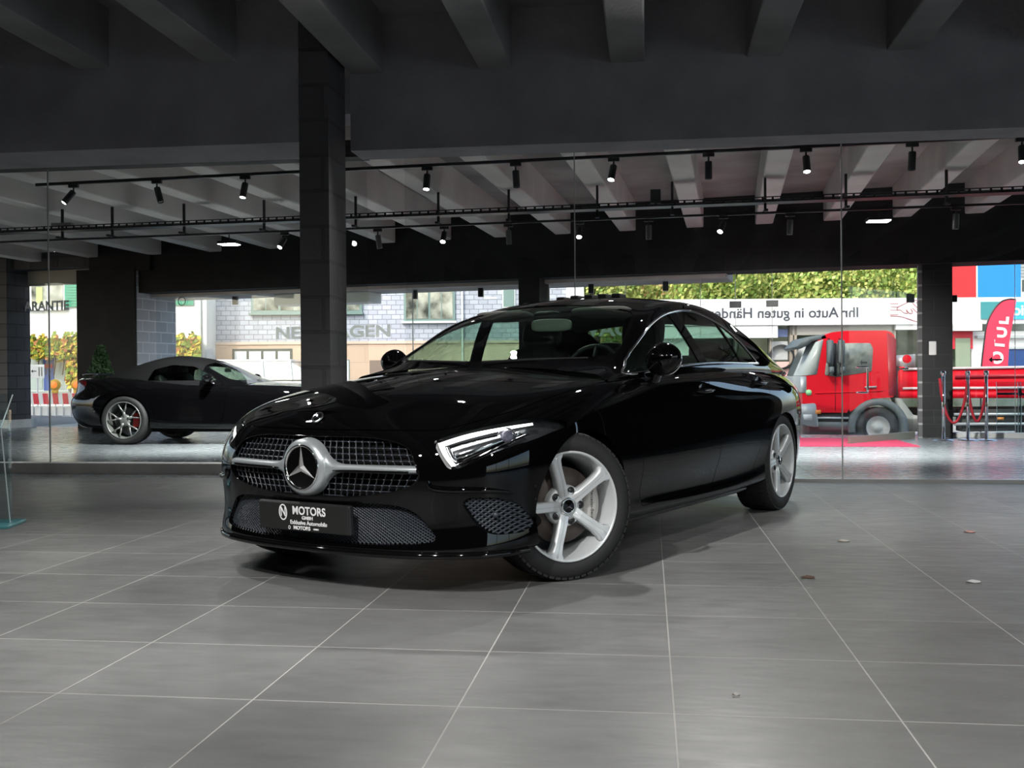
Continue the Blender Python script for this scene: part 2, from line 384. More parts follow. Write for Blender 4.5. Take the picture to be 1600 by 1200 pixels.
# shopfront panes and joints
edges = [237, 471, 640, 820, 852, 1093, 1206, 1327, 1434]
for i, (a, b) in enumerate(zip(edges, edges[1:])):
    if a in (820,): continue
    if b == 1434: continue
    facbox('window_%d' % (10+i), a+.3, b-.3, .15, .16, 0.0, 2.5, gFac)
facbox('window_20', 37, 147, .15, .16, 0, 2.8, gFac)
facbox('window_21', 1488, 1588, .05, .06, .07, 2.5, gFac); facbox('window_22', 1589, 1755, .05, .06, .07, 2.5, gFac)
for i, px in enumerate([471, 640, 855, 975, 1148, 1206, 1093, 1588.5]):
    facbox('trim_%d' % (90+i), px-.35, px+.35, .14, .17, 0.05, 2.5, mSeal)
# ================================================================== car body tools
def bspl(P, t):
    """uniform cubic b-spline through the array P (n,...) at parameters t in 0..n-1, ends extrapolated"""
    P = np.asarray(P, float); n = len(P)
    Q = np.concatenate([[2*P[0]-P[1]], P, [2*P[-1]-P[-2]]])
    t = np.clip(np.asarray(t, float), 0, n-1-1e-9); i = t.astype(int); f = (t-i)
    f = f.reshape(f.shape+(1,)*(P.ndim-1))
    a = (1-f)**3/6; b = (3*f**3-6*f**2+4)/6; c = (-3*f**3+3*f**2+3*f+1)/6; d = f**3/6
    return a*Q[i]+b*Q[i+1]+c*Q[i+2]+d*Q[i+3]
def cr1(xs, ys, x):
    """monotone-ish catmull interpolation of a table, x ascending"""
    xs = np.asarray(xs, float); ys = np.asarray(ys, float)
    if xs[0] > xs[-1]: xs = xs[::-1]; ys = ys[::-1]
    x = np.clip(x, xs[0], xs[-1]); i = np.clip(np.searchsorted(xs, x)-1, 0, len(xs)-2)
    h = xs[i+1]-xs[i]; t = (x-xs[i])/h
    m = np.gradient(ys, xs); m0 = m[i]*h; m1 = m[i+1]*h
    return (2*t**3-3*t**2+1)*ys[i]+(t**3-2*t**2+t)*m0+(-2*t**3+3*t**2)*ys[i+1]+(t**3-t**2)*m1
def poly_sdf(poly):
    P = np.asarray(poly, float); A = P; B = np.roll(P, -1, axis=0)
    def f(q):
        q = np.asarray(q, float).reshape(-1, 2); d = np.full(len(q), 1e9); ins = np.zeros(len(q), bool)
        for a, b in zip(A, B):
            e = b-a; w = q-a; t = np.clip((w@e)/max(e@e, 1e-12), 0, 1); d = np.minimum(d, np.hypot(*(w-t[:, None]*e).T))
            c = ((a[1] <= q[:, 1]) & (b[1] > q[:, 1])) | ((b[1] <= q[:, 1]) & (a[1] > q[:, 1]))
            with np.errstate(divide='ignore', invalid='ignore'):
                xx = a[0]+(q[:, 1]-a[1])*(e[0]/(e[1] if e[1] else 1e-12))
            ins ^= c & (q[:, 0] < xx)
        return np.where(ins, -d, d)
    return f
def region(poly, axes, cond=None):
    """field over 3d points: negative inside the polygon seen along an axis, only where cond < 0"""
    g = poly_sdf(poly); ia = {'x': 0, 'y': 1, 'z': 2}; a, b = ia[axes[0]], ia[axes[1]]
    def f(P):
        P = np.asarray(P, float).reshape(-1, 3); d = g(P[:, [a, b]])
        if cond: d = np.maximum(d, cond(P))
        return d
    return f
def cut(bm, f, keep='out', off=0.0):
    """cuts the mesh along f=off; keeps faces outside or inside; returns the boundary verts made"""
    bm.verts.ensure_lookup_table(); vs = list(bm.verts)
    val = f(np.array([tuple(v.co) for v in vs]))-off
    val[np.abs(val) < 1e-6] = 1e-6
    D = {v: x for v, x in zip(vs, val)}
    made = set()
    for e in list(bm.edges):
        a, b = e.verts
        if a in D and b in D and D[a]*D[b] < 0:
            t = D[a]/(D[a]-D[b]); ne, nv = bmesh.utils.edge_split(e, a, t); made.add(nv)
    for fc in list(bm.faces):
        nv = [v for v in fc.verts if v in made]
        if len(nv) == 2:
            try: bmesh.utils.face_split(fc, nv[0], nv[1])
            except Exception: pass
    cs = list(bm.faces)
    sg = []
    for fc in cs:
        s = [D[v] for v in fc.verts if v in D]
        sg.append(sum(s) if s else 0)
    kill = [fc for fc, s in zip(cs, sg) if (s < 0) == (keep == 'out')]
    bmesh.ops.delete(bm, geom=kill, context='FACES')
    return {v for v in made if v.is_valid and v.link_faces}
def lip(bm, verts, depth, vec=None):
    """turns the cut edge inward as a lip"""
    es = [e for e in bm.edges if e.is_boundary and e.verts[0] in verts and e.verts[1] in verts]
    if not es: return
    bm.normal_update(); nrm = {v: v.normal.copy() for e in es for v in e.verts}
    r = bmesh.ops.extrude_edge_only(bm, edges=es)
    nv = [v for v in r['geom'] if isinstance(v, bmesh.types.BMVert)]
    from mathutils import kdtree
    src = list(nrm); kd = kdtree.KDTree(len(src))
    for i, v in enumerate(src): kd.insert(v.co, i)
    kd.balance(); mv = []
    for v in nv:
        _, i, _ = kd.find(v.co); mv.append((v, nrm[src[i]] if vec is None else None))
    for v, n in mv: v.co += (-n*depth if vec is None else Vector(vec)*depth)
    for e in r['geom']:
        if isinstance(e, bmesh.types.BMEdge): pass
    for e in es: e.smooth = False
def grid_bm(G, flip=False):
    bm = bmesh.new(); n, m = G.shape[:2]
    V = [[bm.verts.new(G[i, j]) for j in range(m)] for i in range(n)]
    for i in range(n-1):
        for j in range(m-1):
            q = (V[i][j], V[i+1][j], V[i+1][j+1], V[i][j+1])
            if flip: q = q[::-1]
            bm.faces.new(q)
    bmesh.ops.remove_doubles(bm, verts=bm.verts, dist=1e-5)
    return bm
def mirrored(bm, both=True):
    """returns mirrored copy across x (both: joined with the original)"""
    me = bpy.data.meshes.new('tmp'); bm.to_mesh(me); b2 = bmesh.new(); b2.from_mesh(me)
    for v in b2.verts: v.co.x *= -1
    bmesh.ops.reverse_faces(b2, faces=b2.faces)
    if both: b2.from_mesh(me); bmesh.ops.remove_doubles(b2, verts=b2.verts, dist=2e-4)
    bpy.data.meshes.remove(me); return b2
def dupbm(bm):
    return bm.copy()
def thick_ribbon(bm, pts, nrm, w, h):
    """moulding: strip of width w (across) and height h (along normal) following pts"""
    n = len(pts); rings = []
    for i, p in enumerate(pts):
        d = (Vector(pts[min(i+1, n-1)])-Vector(pts[max(i-1, 0)])).normalized(); N = Vector(nrm[i] if isinstance(nrm, list) else nrm).normalized()
        s = d.cross(N).normalized(); N = s.cross(d).normalized(); p = Vector(p); ww = w[i] if isinstance(w, (list, tuple)) else w
        rings.append([bm.verts.new(p+s*a*ww+N*b*h) for a, b in ((-.5, -.3), (-.5, .3), (-.3, .8), (0, 1), (.3, .8), (.5, .3), (.5, -.3))])
    for a, b in zip(rings, rings[1:]):
        for k in range(6): bm.faces.new((a[k], a[k+1], b[k+1], b[k]))
    bm.faces.new(rings[0][::-1]); bm.faces.new(rings[-1])
    return bm

# ================================================================== the big black coupe saloon
mPaint = mat('black_car_paint', (.0015, .0015, .0018), .4, 0, 0, coat=1.0)
mPaint.node_tree.nodes['Principled BSDF'].inputs['Coat Roughness'].default_value = .012
mPiano = mat('piano_black', (.003, .003, .003), .05, 0, .5)
mPlastB = mat('black_plastic', (.012, .012, .013), .5, 0, .5)
mMesh = mat('grille_plastic', (.032, .038, .048), .42, 0, .5)
mSatin = mat('satin_silver', (.50, .54, .56), .3, .6)
mAlu = mat('silver_wheel_paint', (.68, .71, .72), .38, .3, .5, coat=.3)
mAluF = mat('machined_alloy', (.80, .81, .82), .28, .55)
mTyre = mat('tyre_rubber', (.022, .022, .023), .65, 0, .4)
mDisc = mat('brake_disc_steel', (.085, .07, .062), .5, .5)
mCal = mat('brake_caliper', (.52, .50, .48), .5, .2)
mDark = mat('cavity_black', (.004, .004, .004), .9, 0, .1)
mLeather = mat('black_leather', (.016, .015, .015), .5, 0, .4)
mFabric = mat('pale_headliner', (.40, .40, .37), .85)
gCar = glass('tinted_car_glass', (.50, .66, .58), .9, ior=1.5)
gWind = glass('windscreen_glass', (.62, .76, .68), .9, ior=1.5)
gLamp = glass('lamp_glass', (.93, .94, .95), 1, ior=1.45)
mLED = mat('lamp_light_guide', (.9, .9, .9), .3, emis=(1, .98, .95), es=1.5)
mRefl = mat('lamp_reflector', (.7, .72, .75), .14, 1)
mRedLens = mat('red_lamp_lens', (.30, .004, .008), .12, 0, .5)

def table(keys, n):
    """rows of (o,z) given at key stations -> every station"""
    ks = sorted(keys); o = cr1(ks, [keys[k][0] for k in ks], np.arange(n, dtype=float)); z = cr1(ks, [keys[k][1] for k in ks], np.arange(n, dtype=float))
    return np.stack([o, z], 1)
def body_grid(base, rows, spine, lids, NU, NV):
    """base plan (n,2), rows = list of tables, spine (n,2)=(y,z) centre line, lids = [(frac, crown)]"""
    B = np.array(base, float); n = len(B)
    T = np.gradient(B, axis=0); T[0] = (1, 0); T[-1] = (-1, 0)
    T /= np.hypot(*T.T)[:, None]; N = np.stack([-T[:, 1], T[:, 0]], 1)   # outward
    if (N[n//2] @ np.array((1, 0))) < 0: N = -N
    pts = []
    for r in rows:
        p = B-N*r[:, :1]; pts.append(np.concatenate([p, r[:, 1:]], 1))
    top = pts[-1]; S_ = np.array(spine, float); sp = np.stack([np.zeros(n), S_[:, 0], S_[:, 1]], 1)
    for fr, crown in lids:
        q = top*(1-fr)+sp*fr
        # crown: quadratic from edge to spine
        q[:, 2] = top[:, 2]+(sp[:, 2]-top[:, 2])*(1-(1-fr)**2)*crown+(sp[:, 2]-top[:, 2])*fr*(1-crown)
        pts.append(q)
    P = np.stack(pts, 1)          # station, row, xyz
    P[0, :, 0] = 0; P[-1, :, 0] = 0
    # mirrored phantom stations so that the centre line is smooth
    Pm0 = P[1] * np.array((-1, 1, 1)); Pm1 = P[-2]*np.array((-1, 1, 1))
    PP = np.concatenate([Pm0[None], P, Pm1[None]])
    u = np.linspace(1, n, NU); G = bspl(PP, u)      # NU,row,3
    # spine symmetric: mirror rows
    G = np.transpose(G, (1, 0, 2)); Gm = G[-2]*np.array((-1, 1, 1)); G = np.concatenate([G, Gm[None]])
    v = np.linspace(0, len(pts)-1, NV); G = bspl(G, v)
    return np.transpose(G, (1, 0, 2))

def saloon():
    root = empty('parked_car', (-1.1734, 5.1535, 0), radians(0)); FW = -2.0086
    root.rotation_euler = (0, 0, FW-pi/2)
    tag(root, 'glossy black four-door coupe saloon with star grille, front wheel steered, in the hall foreground', 'car')
    base = [(0, .748), (.26, .738), (.50, .695), (.70, .612), (.853, .455), (.914, .20), (.937, -.12), (.94, -.50), (.938, -.95), (.938, -1.5), (.938, -2.05), (.94, -2.5), (.948, -2.9), (.935, -3.25), (.87, -3.58), (.735, -3.85), (.45, -4.00), (0, -4.06)]
    n = len(base)
    rows = [
        {0: (.22, .168), 4: (.22, .168), 8: (.25, .17), 17: (.25, .22)},
        {0: (.015, .168), 3: (.02, .170), 5: (.035, .178), 6: (.05, .18), 8: (.075, .185), 11: (.07, .19), 12: (.05, .2), 15: (.08, .25), 17: (.06, .25)},
        {0: (.0, .20), 3: (.0, .203), 5: (.0, .215), 6: (.01, .25), 8: (.02, .235), 11: (.02, .24), 12: (.01, .28), 15: (.05, .32), 17: (.05, .33)},
        {0: (.035, .26), 3: (.03, .28), 5: (.02, .33), 6: (.015, .36), 8: (.055, .31), 11: (.045, .33), 12: (.01, .4), 15: (.02, .45), 17: (.02, .45)},
        {0: (.01, .40), 3: (.012, .42), 5: (.012, .45), 6: (.0, .46), 8: (.006, .44), 11: (.006, .48), 12: (.0, .5), 15: (.01, .55), 17: (.01, .55)},
        {0: (.0, .54), 3: (.0, .54), 5: (.0, .56), 6: (.004, .60), 8: (.012, .60), 11: (.004, .64), 12: (.0, .64), 15: (.0, .66), 17: (.0, .66)},
        {0: (.015, .665), 3: (.045, .655), 5: (.02, .68), 6: (.018, .73), 8: (.034, .76), 11: (.018, .78), 12: (.0, .77), 15: (.015, .78), 17: (.01, .8)},
        {0: (.05, .735), 3: (.12, .725), 5: (.07, .765), 6: (.055, .81), 8: (.062, .865), 11: (.06, .88), 12: (.045, .86), 15: (.045, .86), 17: (.03, .9)},
        {0: (.11, .775), 3: (.20, .765), 5: (.155, .82), 6: (.125, .865), 7: (.10, .905), 8: (.09, .945), 9: (.095, .965), 11: (.12, .975), 12: (.15, .965), 13: (.17, .95), 15: (.13, .945), 17: (.06, .975)},
    ]
    rows = [table(r, n) for r in rows]
    ysp = [.645, .625, .575, .485, .36, .12, -.18, -.50, -.95, -1.5, -2.05, -2.5, -2.95, -3.35, -3.62, -3.82, -3.94, -4.0]
    zsp = [.775, .785, .805, .83, .865, .915, .96, .985, 1.0, 1.0, 1.0, 1.0, 1.0, 1.0, 1.0, .995, .99, .98]
    G = body_grid(base, rows, list(zip(ysp, zsp)), [(.18, .7), (.42, .7), (.7, .7), (1, .7)], 470, 170)
    H = grid_bm(G)
    H.normal_update(); H.faces.ensure_lookup_table()
    # outward check on the side
    s = sum(f.normal.x for f in H.faces if f.calc_center_median().x > .9)
    if s < 0: bmesh.ops.reverse_faces(H, faces=H.faces)
    front = lambda P: .1-P[:, 1]
    circ = lambda cy_, cz, r: (lambda P: np.maximum(np.maximum(np.hypot(P[:, 1]-cy_, P[:, 2]-cz)-r, -(P[:, 0]-.55)), -1.0))
    # --- openings
    gr = [(0, .670), (.16, .672), (.30, .670), (.42, .655), (.497, .626), (.530, .577), (.555, .519), (.542, .488), (.48, .454), (.31, .424), (.15, .414), (0, .411)]
    grL = catmull([(p[0], p[1], 0) for p in gr], 6); grH = [(p.x, p.y) for p in grL]+[(-.1, .411), (-.1, .670)]
    low = [(0, .390), (.28, .392), (.423, .390), (.51, .371), (.561, .331), (.607, .270), (.612, .250), (.59, .236), (.50, .226), (.25, .216), (0, .214)]
    lowL = catmull([(p[0], p[1], 0) for p in low], 6); lowH = [(p.x, p.y) for p in lowL]+[(-.1, .214), (-.1, .390)]
    itk = rounded([(.705, .402), (.735, .424), (.811, .420), (.852, .394), (.880, .29), (.868, .262), (.795, .262), (.75, .305)], .028)
    itkc = lambda P: .02-P[:, 1]
    hl = rounded([(.585, .658), (.666, .543), (.700, .543), (.803, .609), (.874, .652), (.910, .711), (.900, .730), (.842, .744), (.746, .716), (.66, .688)], .018)
    F_gr = region(grH, 'xz', front); F_low = region(lowH, 'xz', front); F_itk = region(itk, 'xz', itkc); F_hl = region(hl, 'xz', lambda P: .02-P[:, 1])
    archF = (lambda P: np.maximum((np.hypot((P[:, 1]+.135)/1.075, P[:, 2]-.312)-.366), .55-P[:, 0])); archR = circ(-2.939, .32, .350)
    F_tl = region(rounded([(.35, .80), (.97, .80), (.97, .88), (.35, .90)], .03), 'xz', lambda P: P[:, 1]+3.62)
    cab = [(-.3, -.74), (.78, -.80), (.86, -1.0), (.79, -1.6), (.775, -2.2), (.775, -2.8), (.70, -3.15), (.55, -3.55), (-.3, -3.62)]
    cabin = region(cab, 'xy', lambda P: .88-P[:, 2])
    def openings(bm, lips=True):
        for F, d in ((F_gr, .05), (F_low, .05), (F_itk, .045), (F_hl, .05), (archF, .13), (archR, .13), (F_tl, .02)):
            b = cut(bm, F)
            if lips:
                if F in (archF, archR): lip(bm, b, .09, (-1, 0, 0))
                elif F is F_tl: lip(bm, b, d)
                else: lip(bm, b, d, (0, -1, 0))
        cut(bm, cabin)
    # --- door, hood outlines in side / plan view
    d1 = [(-.640, .945), (-.655, .80), (-.70, .68), (-.715, .5), (-.715, .33), (-.735, .262), (-1.72, .268), (-1.755, .33), (-1.79, .5), (-1.80, .68), (-1.765, .80), (-1.72, .90), (-1.71, 1.2), (-.60, 1.2)]
    d2 = [(-1.72, 1.2), (-1.73, .90), (-1.775, .80), (-1.81, .68), (-1.80, .5), (-1.765, .33), (-1.73, .268), (-2.28, .272), (-2.40, .33), (-2.47, .45), (-2.56, .62), (-2.66, .75), (-2.72, .86), (-2.745, 1.2)]
    sidec = lambda P: .80-P[:, 0]-.14*(P[:, 2] > .9)
    F_d1 = region(d1, 'yz', lambda P: .70-P[:, 0]); F_d2 = region(d2, 'yz', lambda P: .70-P[:, 0])
    hood = [(-.5, .715), (0, .712), (.25, .70), (.45, .632), (.60, .545), (.70, .44), (.765, .30), (.795, .12), (.81, -.12), (.82, -.40), (.80, -.63), (.60, -.62), (.3, -.56), (-.5, -.52)]
    F_hood = region([(p.x, p.y) for p in catmull([(a, b, 0) for a, b in hood], 5, closed=True)], 'xy', lambda P: .70-P[:, 2])
    body = dupbm(H); openings(body)
    for F in (F_d1, F_d2, F_hood):
        b = cut(body, F, 'out', .0018); lip(body, b, .012)
    obj('body', mirrored(body), mPaint, root, smooth=50)
    hd = dupbm(H); b = cut(hd, F_hood, 'in', -.0018); cut(hd, F_hl); cut(hd, cabin); lip(hd, b, .012)
    obj('hood', mirrored(hd), mPaint, root, smooth=50)
    doors = {}
    for nm, F in (('front', F_d1), ('rear', F_d2)):
        d = dupbm(H); b = cut(d, F, 'in', -.0018); cut(d, archR); cut(d, cabin); lip(d, b, .012)
        ml = mirrored(d, False)
        doors[nm, 1] = obj('door', d, mPaint, root, smooth=50); doors[nm, -1] = obj('door', ml, mPaint, root, smooth=50)
    # --- headlamp unit
    hlb = dupbm(H); b = cut(hlb, F_hl, 'in')
    for sx in (-1, 1):
        lens = dupbm(hlb)
        if sx < 0: lens = mirrored(lens, False)
        lo = obj('headlamp_lens', lens, gLamp, root, smooth=True)
        mk_headlamp(lo, H, F_hl, sx, hl)
    # tail lamps
    tl = dupbm(H); b = cut(tl, F_tl, 'in', -.002)
    for v in tl.verts: v.co -= Vector((v.co.x, v.co.y+3, 0)).normalized()*.002
    for sx in (-1, 1): obj('tail_lamp', dupbm(tl) if sx > 0 else mirrored(tl, False), mRedLens, root, smooth=True)
    # --- meshes behind the openings: lattice following the nose
    S_of = surf_lookup(G)
    mk_grille(root, S_of, grH, lowH, itk)
    # --- greenhouse
    mk_greenhouse(root, H)
    mk_interior(root)
    mk_trim(root, S_of, doors)
    # under body and wheel houses
    bm = bmesh.new(); box(bm, -.70, .70, -3.75, .38, .19, .24)
    obj('underbody', bm, mDark, root)
    bm = bmesh.new(); box(bm, -.58, .58, -.70, .40, .24, .66)
    obj('engine_bay', bm, mDark, root)
    bm = bmesh.new(); box(bm, -.58, .58, -3.7, -2.5, .24, .80)
    obj('boot_tub', bm, mDark, root)
    for sx in (-1, 1):
        for yc, r in ((0, .372), (-2.939, .362)):
            bm = bmesh.new(); N = 30; rg = []
            for x in (.58, .80 if yc == 0 else .86):
                rg.append([bm.verts.new((sx*x, yc+r*cos(pi*(-.12+1.24*k/N)), .325+r*sin(pi*(-.12+1.24*k/N)))) for k in range(N+1)])
            for k in range(N): bm.faces.new((rg[0][k], rg[0][k+1], rg[1][k+1], rg[1][k]))
            bm.faces.new(rg[0])
            obj('wheel_arch_liner', bm, mPlastB, root, smooth=True)
    # --- wheels
    for sx in (-1, 1):
        wf = car_wheel(root, (sx*(.908 if sx < 0 else .885), 0, .337), sx, R(-29 if sx < 0 else -18), .32 if sx < 0 else .5)
        wr = car_wheel(root, (sx*.918, -2.939, .337), sx, 0, .35)
    return root
def surf_lookup(G):
    """returns f(x,z) -> point on the front skin (x>=0, nose region) and g(y,z) for the side"""
    n = G.shape[0]; rowsN = 120
    A = G[:, :, :].reshape(-1, 3)
    def front(x, z, out=0.0):
        m = A[(A[:, 1] > .0)]; w = (m[:, 0]-abs(x))**2+(m[:, 2]-z)**2; idx = np.argsort(w)[:4]; k = 1/(w[idx]+1e-7)
        y = (m[idx, 1]*k).sum()/k.sum(); return Vector((x, y+out, z))
    def side(y, z, out=0.0, sx=1):
        m = A[(A[:, 0] > .6)]; w = (m[:, 1]-y)**2+(m[:, 2]-z)**2; idx = np.argsort(w)[:4]; k = 1/(w[idx]+1e-7)
        x = (m[idx, 0]*k).sum()/k.sum(); return Vector((sx*(x+out), y, z))
    return front, side

def mk_headlamp(parent, H, F_hl, sx, hl):
    # bucket: the same skin pushed back, dark, plus light guide, reflector, projector
    cen = Vector((sx*.74, .46, .64))
    b = dupbm(H); cut(b, F_hl, 'in', .004)
    for v in b.verts: v.co += Vector((-.035, -.075, -.0))
    if sx < 0: b = mirrored(b, False)
    obj('lamp_housing', b, mat('lamp_housing_grey', (.13, .14, .15), .22, .7), parent, smooth=True)
    vs = [v.co.copy() for v in H.verts if v.co.y > .0 and .5 < v.co.z < .8]
    A = np.array([tuple(v) for v in vs])
    def P(x, z, dpt=.02):
        x = x+.018*(1-(x-.565)/.34); w = (A[:, 0]-x)**2+(A[:, 2]-z)**2; i = np.argsort(w)[:4]; k = 1/(w[i]+1e-8); y = (A[i, 1]*k).sum()/k.sum()
        n = Vector((.55, .83, 0)); q = Vector((x, y, z))-n*dpt; q.x *= sx; return q
    # L-shaped light guide: down the inner edge and along the top
    outer = [(.575, .652), (.70, .697), (.80, .725), (.862, .733)]
    g = bmesh.new()
    def strip(c1, c2, d1, d2, n=18, bm=g):
        a = catmull([(x, z, 0) for x, z in c1], 6); b_ = catmull([(x, z, 0) for x, z in c2], 6); V = []
        for p, q in zip(a, b_):
            V.append([bm.verts.new(P(p.x, p.y, d1)), bm.verts.new(P((p.x+q.x)/2, (p.y+q.y)/2, d1-.006)), bm.verts.new(P(q.x, q.y, d1)), bm.verts.new(P(q.x, q.y, d2)), bm.verts.new(P(p.x, p.y, d2))])
        for u, w in zip(V, V[1:]):
            for k in range(5): bm.faces.new((u[k], u[(k+1) % 5], w[(k+1) % 5], w[k]))
        bm.faces.new(V[0]); bm.faces.new(V[-1][::-1])
    strip([(.590, .646), (.68, .681), (.77, .705), (.845, .722)], [(.612, .632), (.69, .662), (.775, .690), (.85, .713)], .014, .024)
    strip([(.590, .648), (.615, .612), (.640, .580), (.664, .552)], [(.618, .640), (.634, .614), (.655, .585), (.682, .556)], .014, .024)
    obj('light_guide', g, mLED, parent)
    g2 = bmesh.new(); strip([(.628, .632), (.645, .606), (.664, .580), (.688, .562)], [(.634, .632), (.652, .606), (.671, .581), (.694, .563)], .018, .026, bm=g2)
    strip([(.664, .549), (.72, .571), (.79, .612), (.86, .675)], [(.668, .557), (.72, .579), (.785, .620), (.85, .678)], .014, .026, bm=g2)
    obj('lamp_bezel', g2, mChrome, parent)
    g3 = bmesh.new()
    strip([(.636, .632), (.69, .650), (.75, .668), (.83, .690)], [(.69, .562), (.72, .576), (.77, .606), (.85, .668)], .045, .05, bm=g3)
    obj('lamp_reflector', g3, mRefl, parent, smooth=True)
    for (x, z, r) in ((.812, .668, .030),):
        c = P(x, z, .045); bm = bmesh.new(); bmesh.ops.create_uvsphere(bm, u_segments=24, v_segments=16, radius=r)
        for v in bm.verts: v.co = c+v.co
        obj('projector_lens', bm, mat('projector_glass', (.12, .12, .16), .05, .2, .8, coat=1), parent, smooth=True)
        M_ = frame(c, (0, 0, 1), (sx*-.83, .55, 0)); bm = bmesh.new()
        lathe(bm, [(r*1.02, .004), (r*1.30, .016), (r*1.34, .006), (r*1.1, -.02)], 28, 'Z', Matrix.Translation(c) @ Vector((sx*.55, .83, 0)).to_track_quat('Z', 'Y').to_matrix().to_4x4())
        obj('projector_ring', bm, mChrome, parent, smooth=True)

def clip_poly_line(poly, a, b):
    """pieces of segment a-b inside the polygon"""
    a = Vector(a); b = Vector(b); ts = [0, 1]; n = len(poly)
    d = b-a
    for i in range(n):
        p = Vector(poly[i]); q = Vector(poly[(i+1) % n]); e = q-p; den = d.x*e.y-d.y*e.x
        if abs(den) < 1e-12: continue
        w = p-a; t = (w.x*e.y-w.y*e.x)/den; s = (w.x*d.y-w.y*d.x)/den
        if 0 <= t <= 1 and 0 <= s < 1: ts.append(t)
    ts.sort(); f = poly_sdf(poly); out = []
    for t0, t1 in zip(ts, ts[1:]):
        if t1-t0 > 1e-4 and f([tuple(a+d*((t0+t1)/2))])[0] < 0: out.append((a+d*t0, a+d*t1))
    return out
def mk_grille(root, S_of, grH, lowH, itk):
    front, side = S_of
    full = lambda poly: [(x, z) for x, z in poly if x >= 0]+[(-x, z) for x, z in poly[::-1] if x > 0]
    def backing(poly, dpt, name, m):
        bm = bmesh.new(); P2 = full(poly) if poly is not itk else poly
        # grid clipped by the polygon, following the skin
        xs = np.linspace(min(p[0] for p in P2)-.02, max(p[0] for p in P2)+.02, 60); zs = np.linspace(min(p[1] for p in P2)-.02, max(p[1] for p in P2)+.02, 14)
        G = np.array([[tuple(front(x, z, -dpt)) for z in zs] for x in xs]); b = grid_bm(G)
        cut(b, region(P2, 'xz'), 'in', .006)
        return obj(name, b, m, root, smooth=True)
    def lattice(bm, poly, segs, r, dpt, mirror=False):
        for a, b in segs:
            for p, q in clip_poly_line(poly, a, b):
                L = (q-p).length; k = max(2, int(L/.035)); pts = [front(*(p+(q-p)*(i/k)), -dpt) for i in range(k+1)]
                if mirror: pts = [Vector((-v.x, v.y, v.z)) for v in pts]
                tube(bm, pts, r, 4)
    backing(grH, .055, 'grille_backing', mDark)
    g = bmesh.new(); P2 = full(grH)
    cxs, czs = 0, .535
    # diamond mesh: two families of curved diagonals are approximated by fanned straight bars + horizontal tiers
    for k in range(-30, 31):
        x0 = k*.036
        lattice(g, P2, [((x0*.86, .70), (x0*1.02+.0, .535)), ((x0*1.02, .535), (x0*.86, .37))], .0026, .028)
    for k, z in enumerate(np.arange(.415, .67, .026)):
        lattice(g, P2, [((-.7, z), (.7, z))], .0026, .030)
    obj('grille_mesh', g, mMesh, root)
    st = bmesh.new(); f = poly_sdf(P2)
    for z in np.arange(.415, .67, .026):
        for k in range(-30, 31):
            x = k*.036*(1.02-.16*abs(z-.535)/.165)
            if f([(x, z)])[0] < -.008 and hypot(x, z-.535) > .12:
                c = front(x, z, -.022); q = [st.verts.new(c+Vector(v)*.0036) for v in ((1, 0, 0), (0, 0, 1), (-1, 0, 0), (0, 0, -1), (0, 1, 0))]
                for i in range(4): st.faces.new((q[i], q[(i+1) % 4], q[4]))
                st.faces.new(q[:4][::-1])
    tag(obj('grille_stud', st, mat('stud_silver', (.35, .36, .38), .35, .8), root), kind='stuff')
    backing(lowH, .045, 'lower_grille_backing', mDark)
    g = bmesh.new(); P2 = full(lowH); sg = []
    for k in range(-60, 60):
        x0 = k*.021; sg += [((x0, .15), (x0+.42, .40)), ((x0, .40), (x0+.42, .15))]
    lattice(g, P2, sg, .0032, .028)
    obj('lower_grille_mesh', g, mMesh, root)
    for sx in (-1, 1):
        b = backing(itk, .035, 'intake_backing', mDark)
        if sx < 0:
            for v in b.data.vertices: v.co.x *= -1
        g = bmesh.new(); sg = []
        for k in range(-16, 40):
            x0 = .3+k*.02; sg += [((x0, .20), (x0+.25, .45)), ((x0, .45), (x0+.25, .20))]
        lattice(g, itk, sg, .0048, .022, sx < 0)
        obj('intake_mesh', g, mMesh, root)
        c = front(.80, .345, -.012); bm = bmesh.new(); lathe(bm, [(.0, .012), (.011, .012), (.012, 0), (.012, -.02)], 16, 'Z', Matrix.Translation((sx*c.x, c.y, c.z)) @ Vector((sx*.5, .85, 0)).to_track_quat('Z', 'Y').to_matrix().to_4x4())
        obj('parking_sensor', bm, mMesh, root, smooth=True)
        # polished blade over the intake and corner fin
        bm = bmesh.new(); pl = [(.593, .50), (.604, .468), (.665, .458), (.753, .455), (.815, .446), (.846, .432)]
        pts = catmull([front(x, z, .003) for x, z in pl], 6)
        pts = [Vector((sx*p.x, p.y, p.z)) for p in pts]
        thick_ribbon(bm, pts, [Vector((sx*(.2+.5*i/len(pts)), .8, .45)) for i in range(len(pts))], [.008+.020*sin(pi*min(1, (i+2)/len(pts)*1.0))**.6 for i in range(len(pts))], .012)
        obj('intake_blade', bm, mPaint, root, smooth=True)
    # lower splitter lip with thin bright edge
    bm = bmesh.new(); xs = np.linspace(-.86, .86, 50)
    pts = [front(x, .190, .006) for x in xs]
    thick_ribbon(bm, [p+Vector((0, 0, -.008)) for p in pts], Vector((0, .9, .3)), .030, .012)
    obj('front_splitter', bm, mPiano, root, smooth=True)
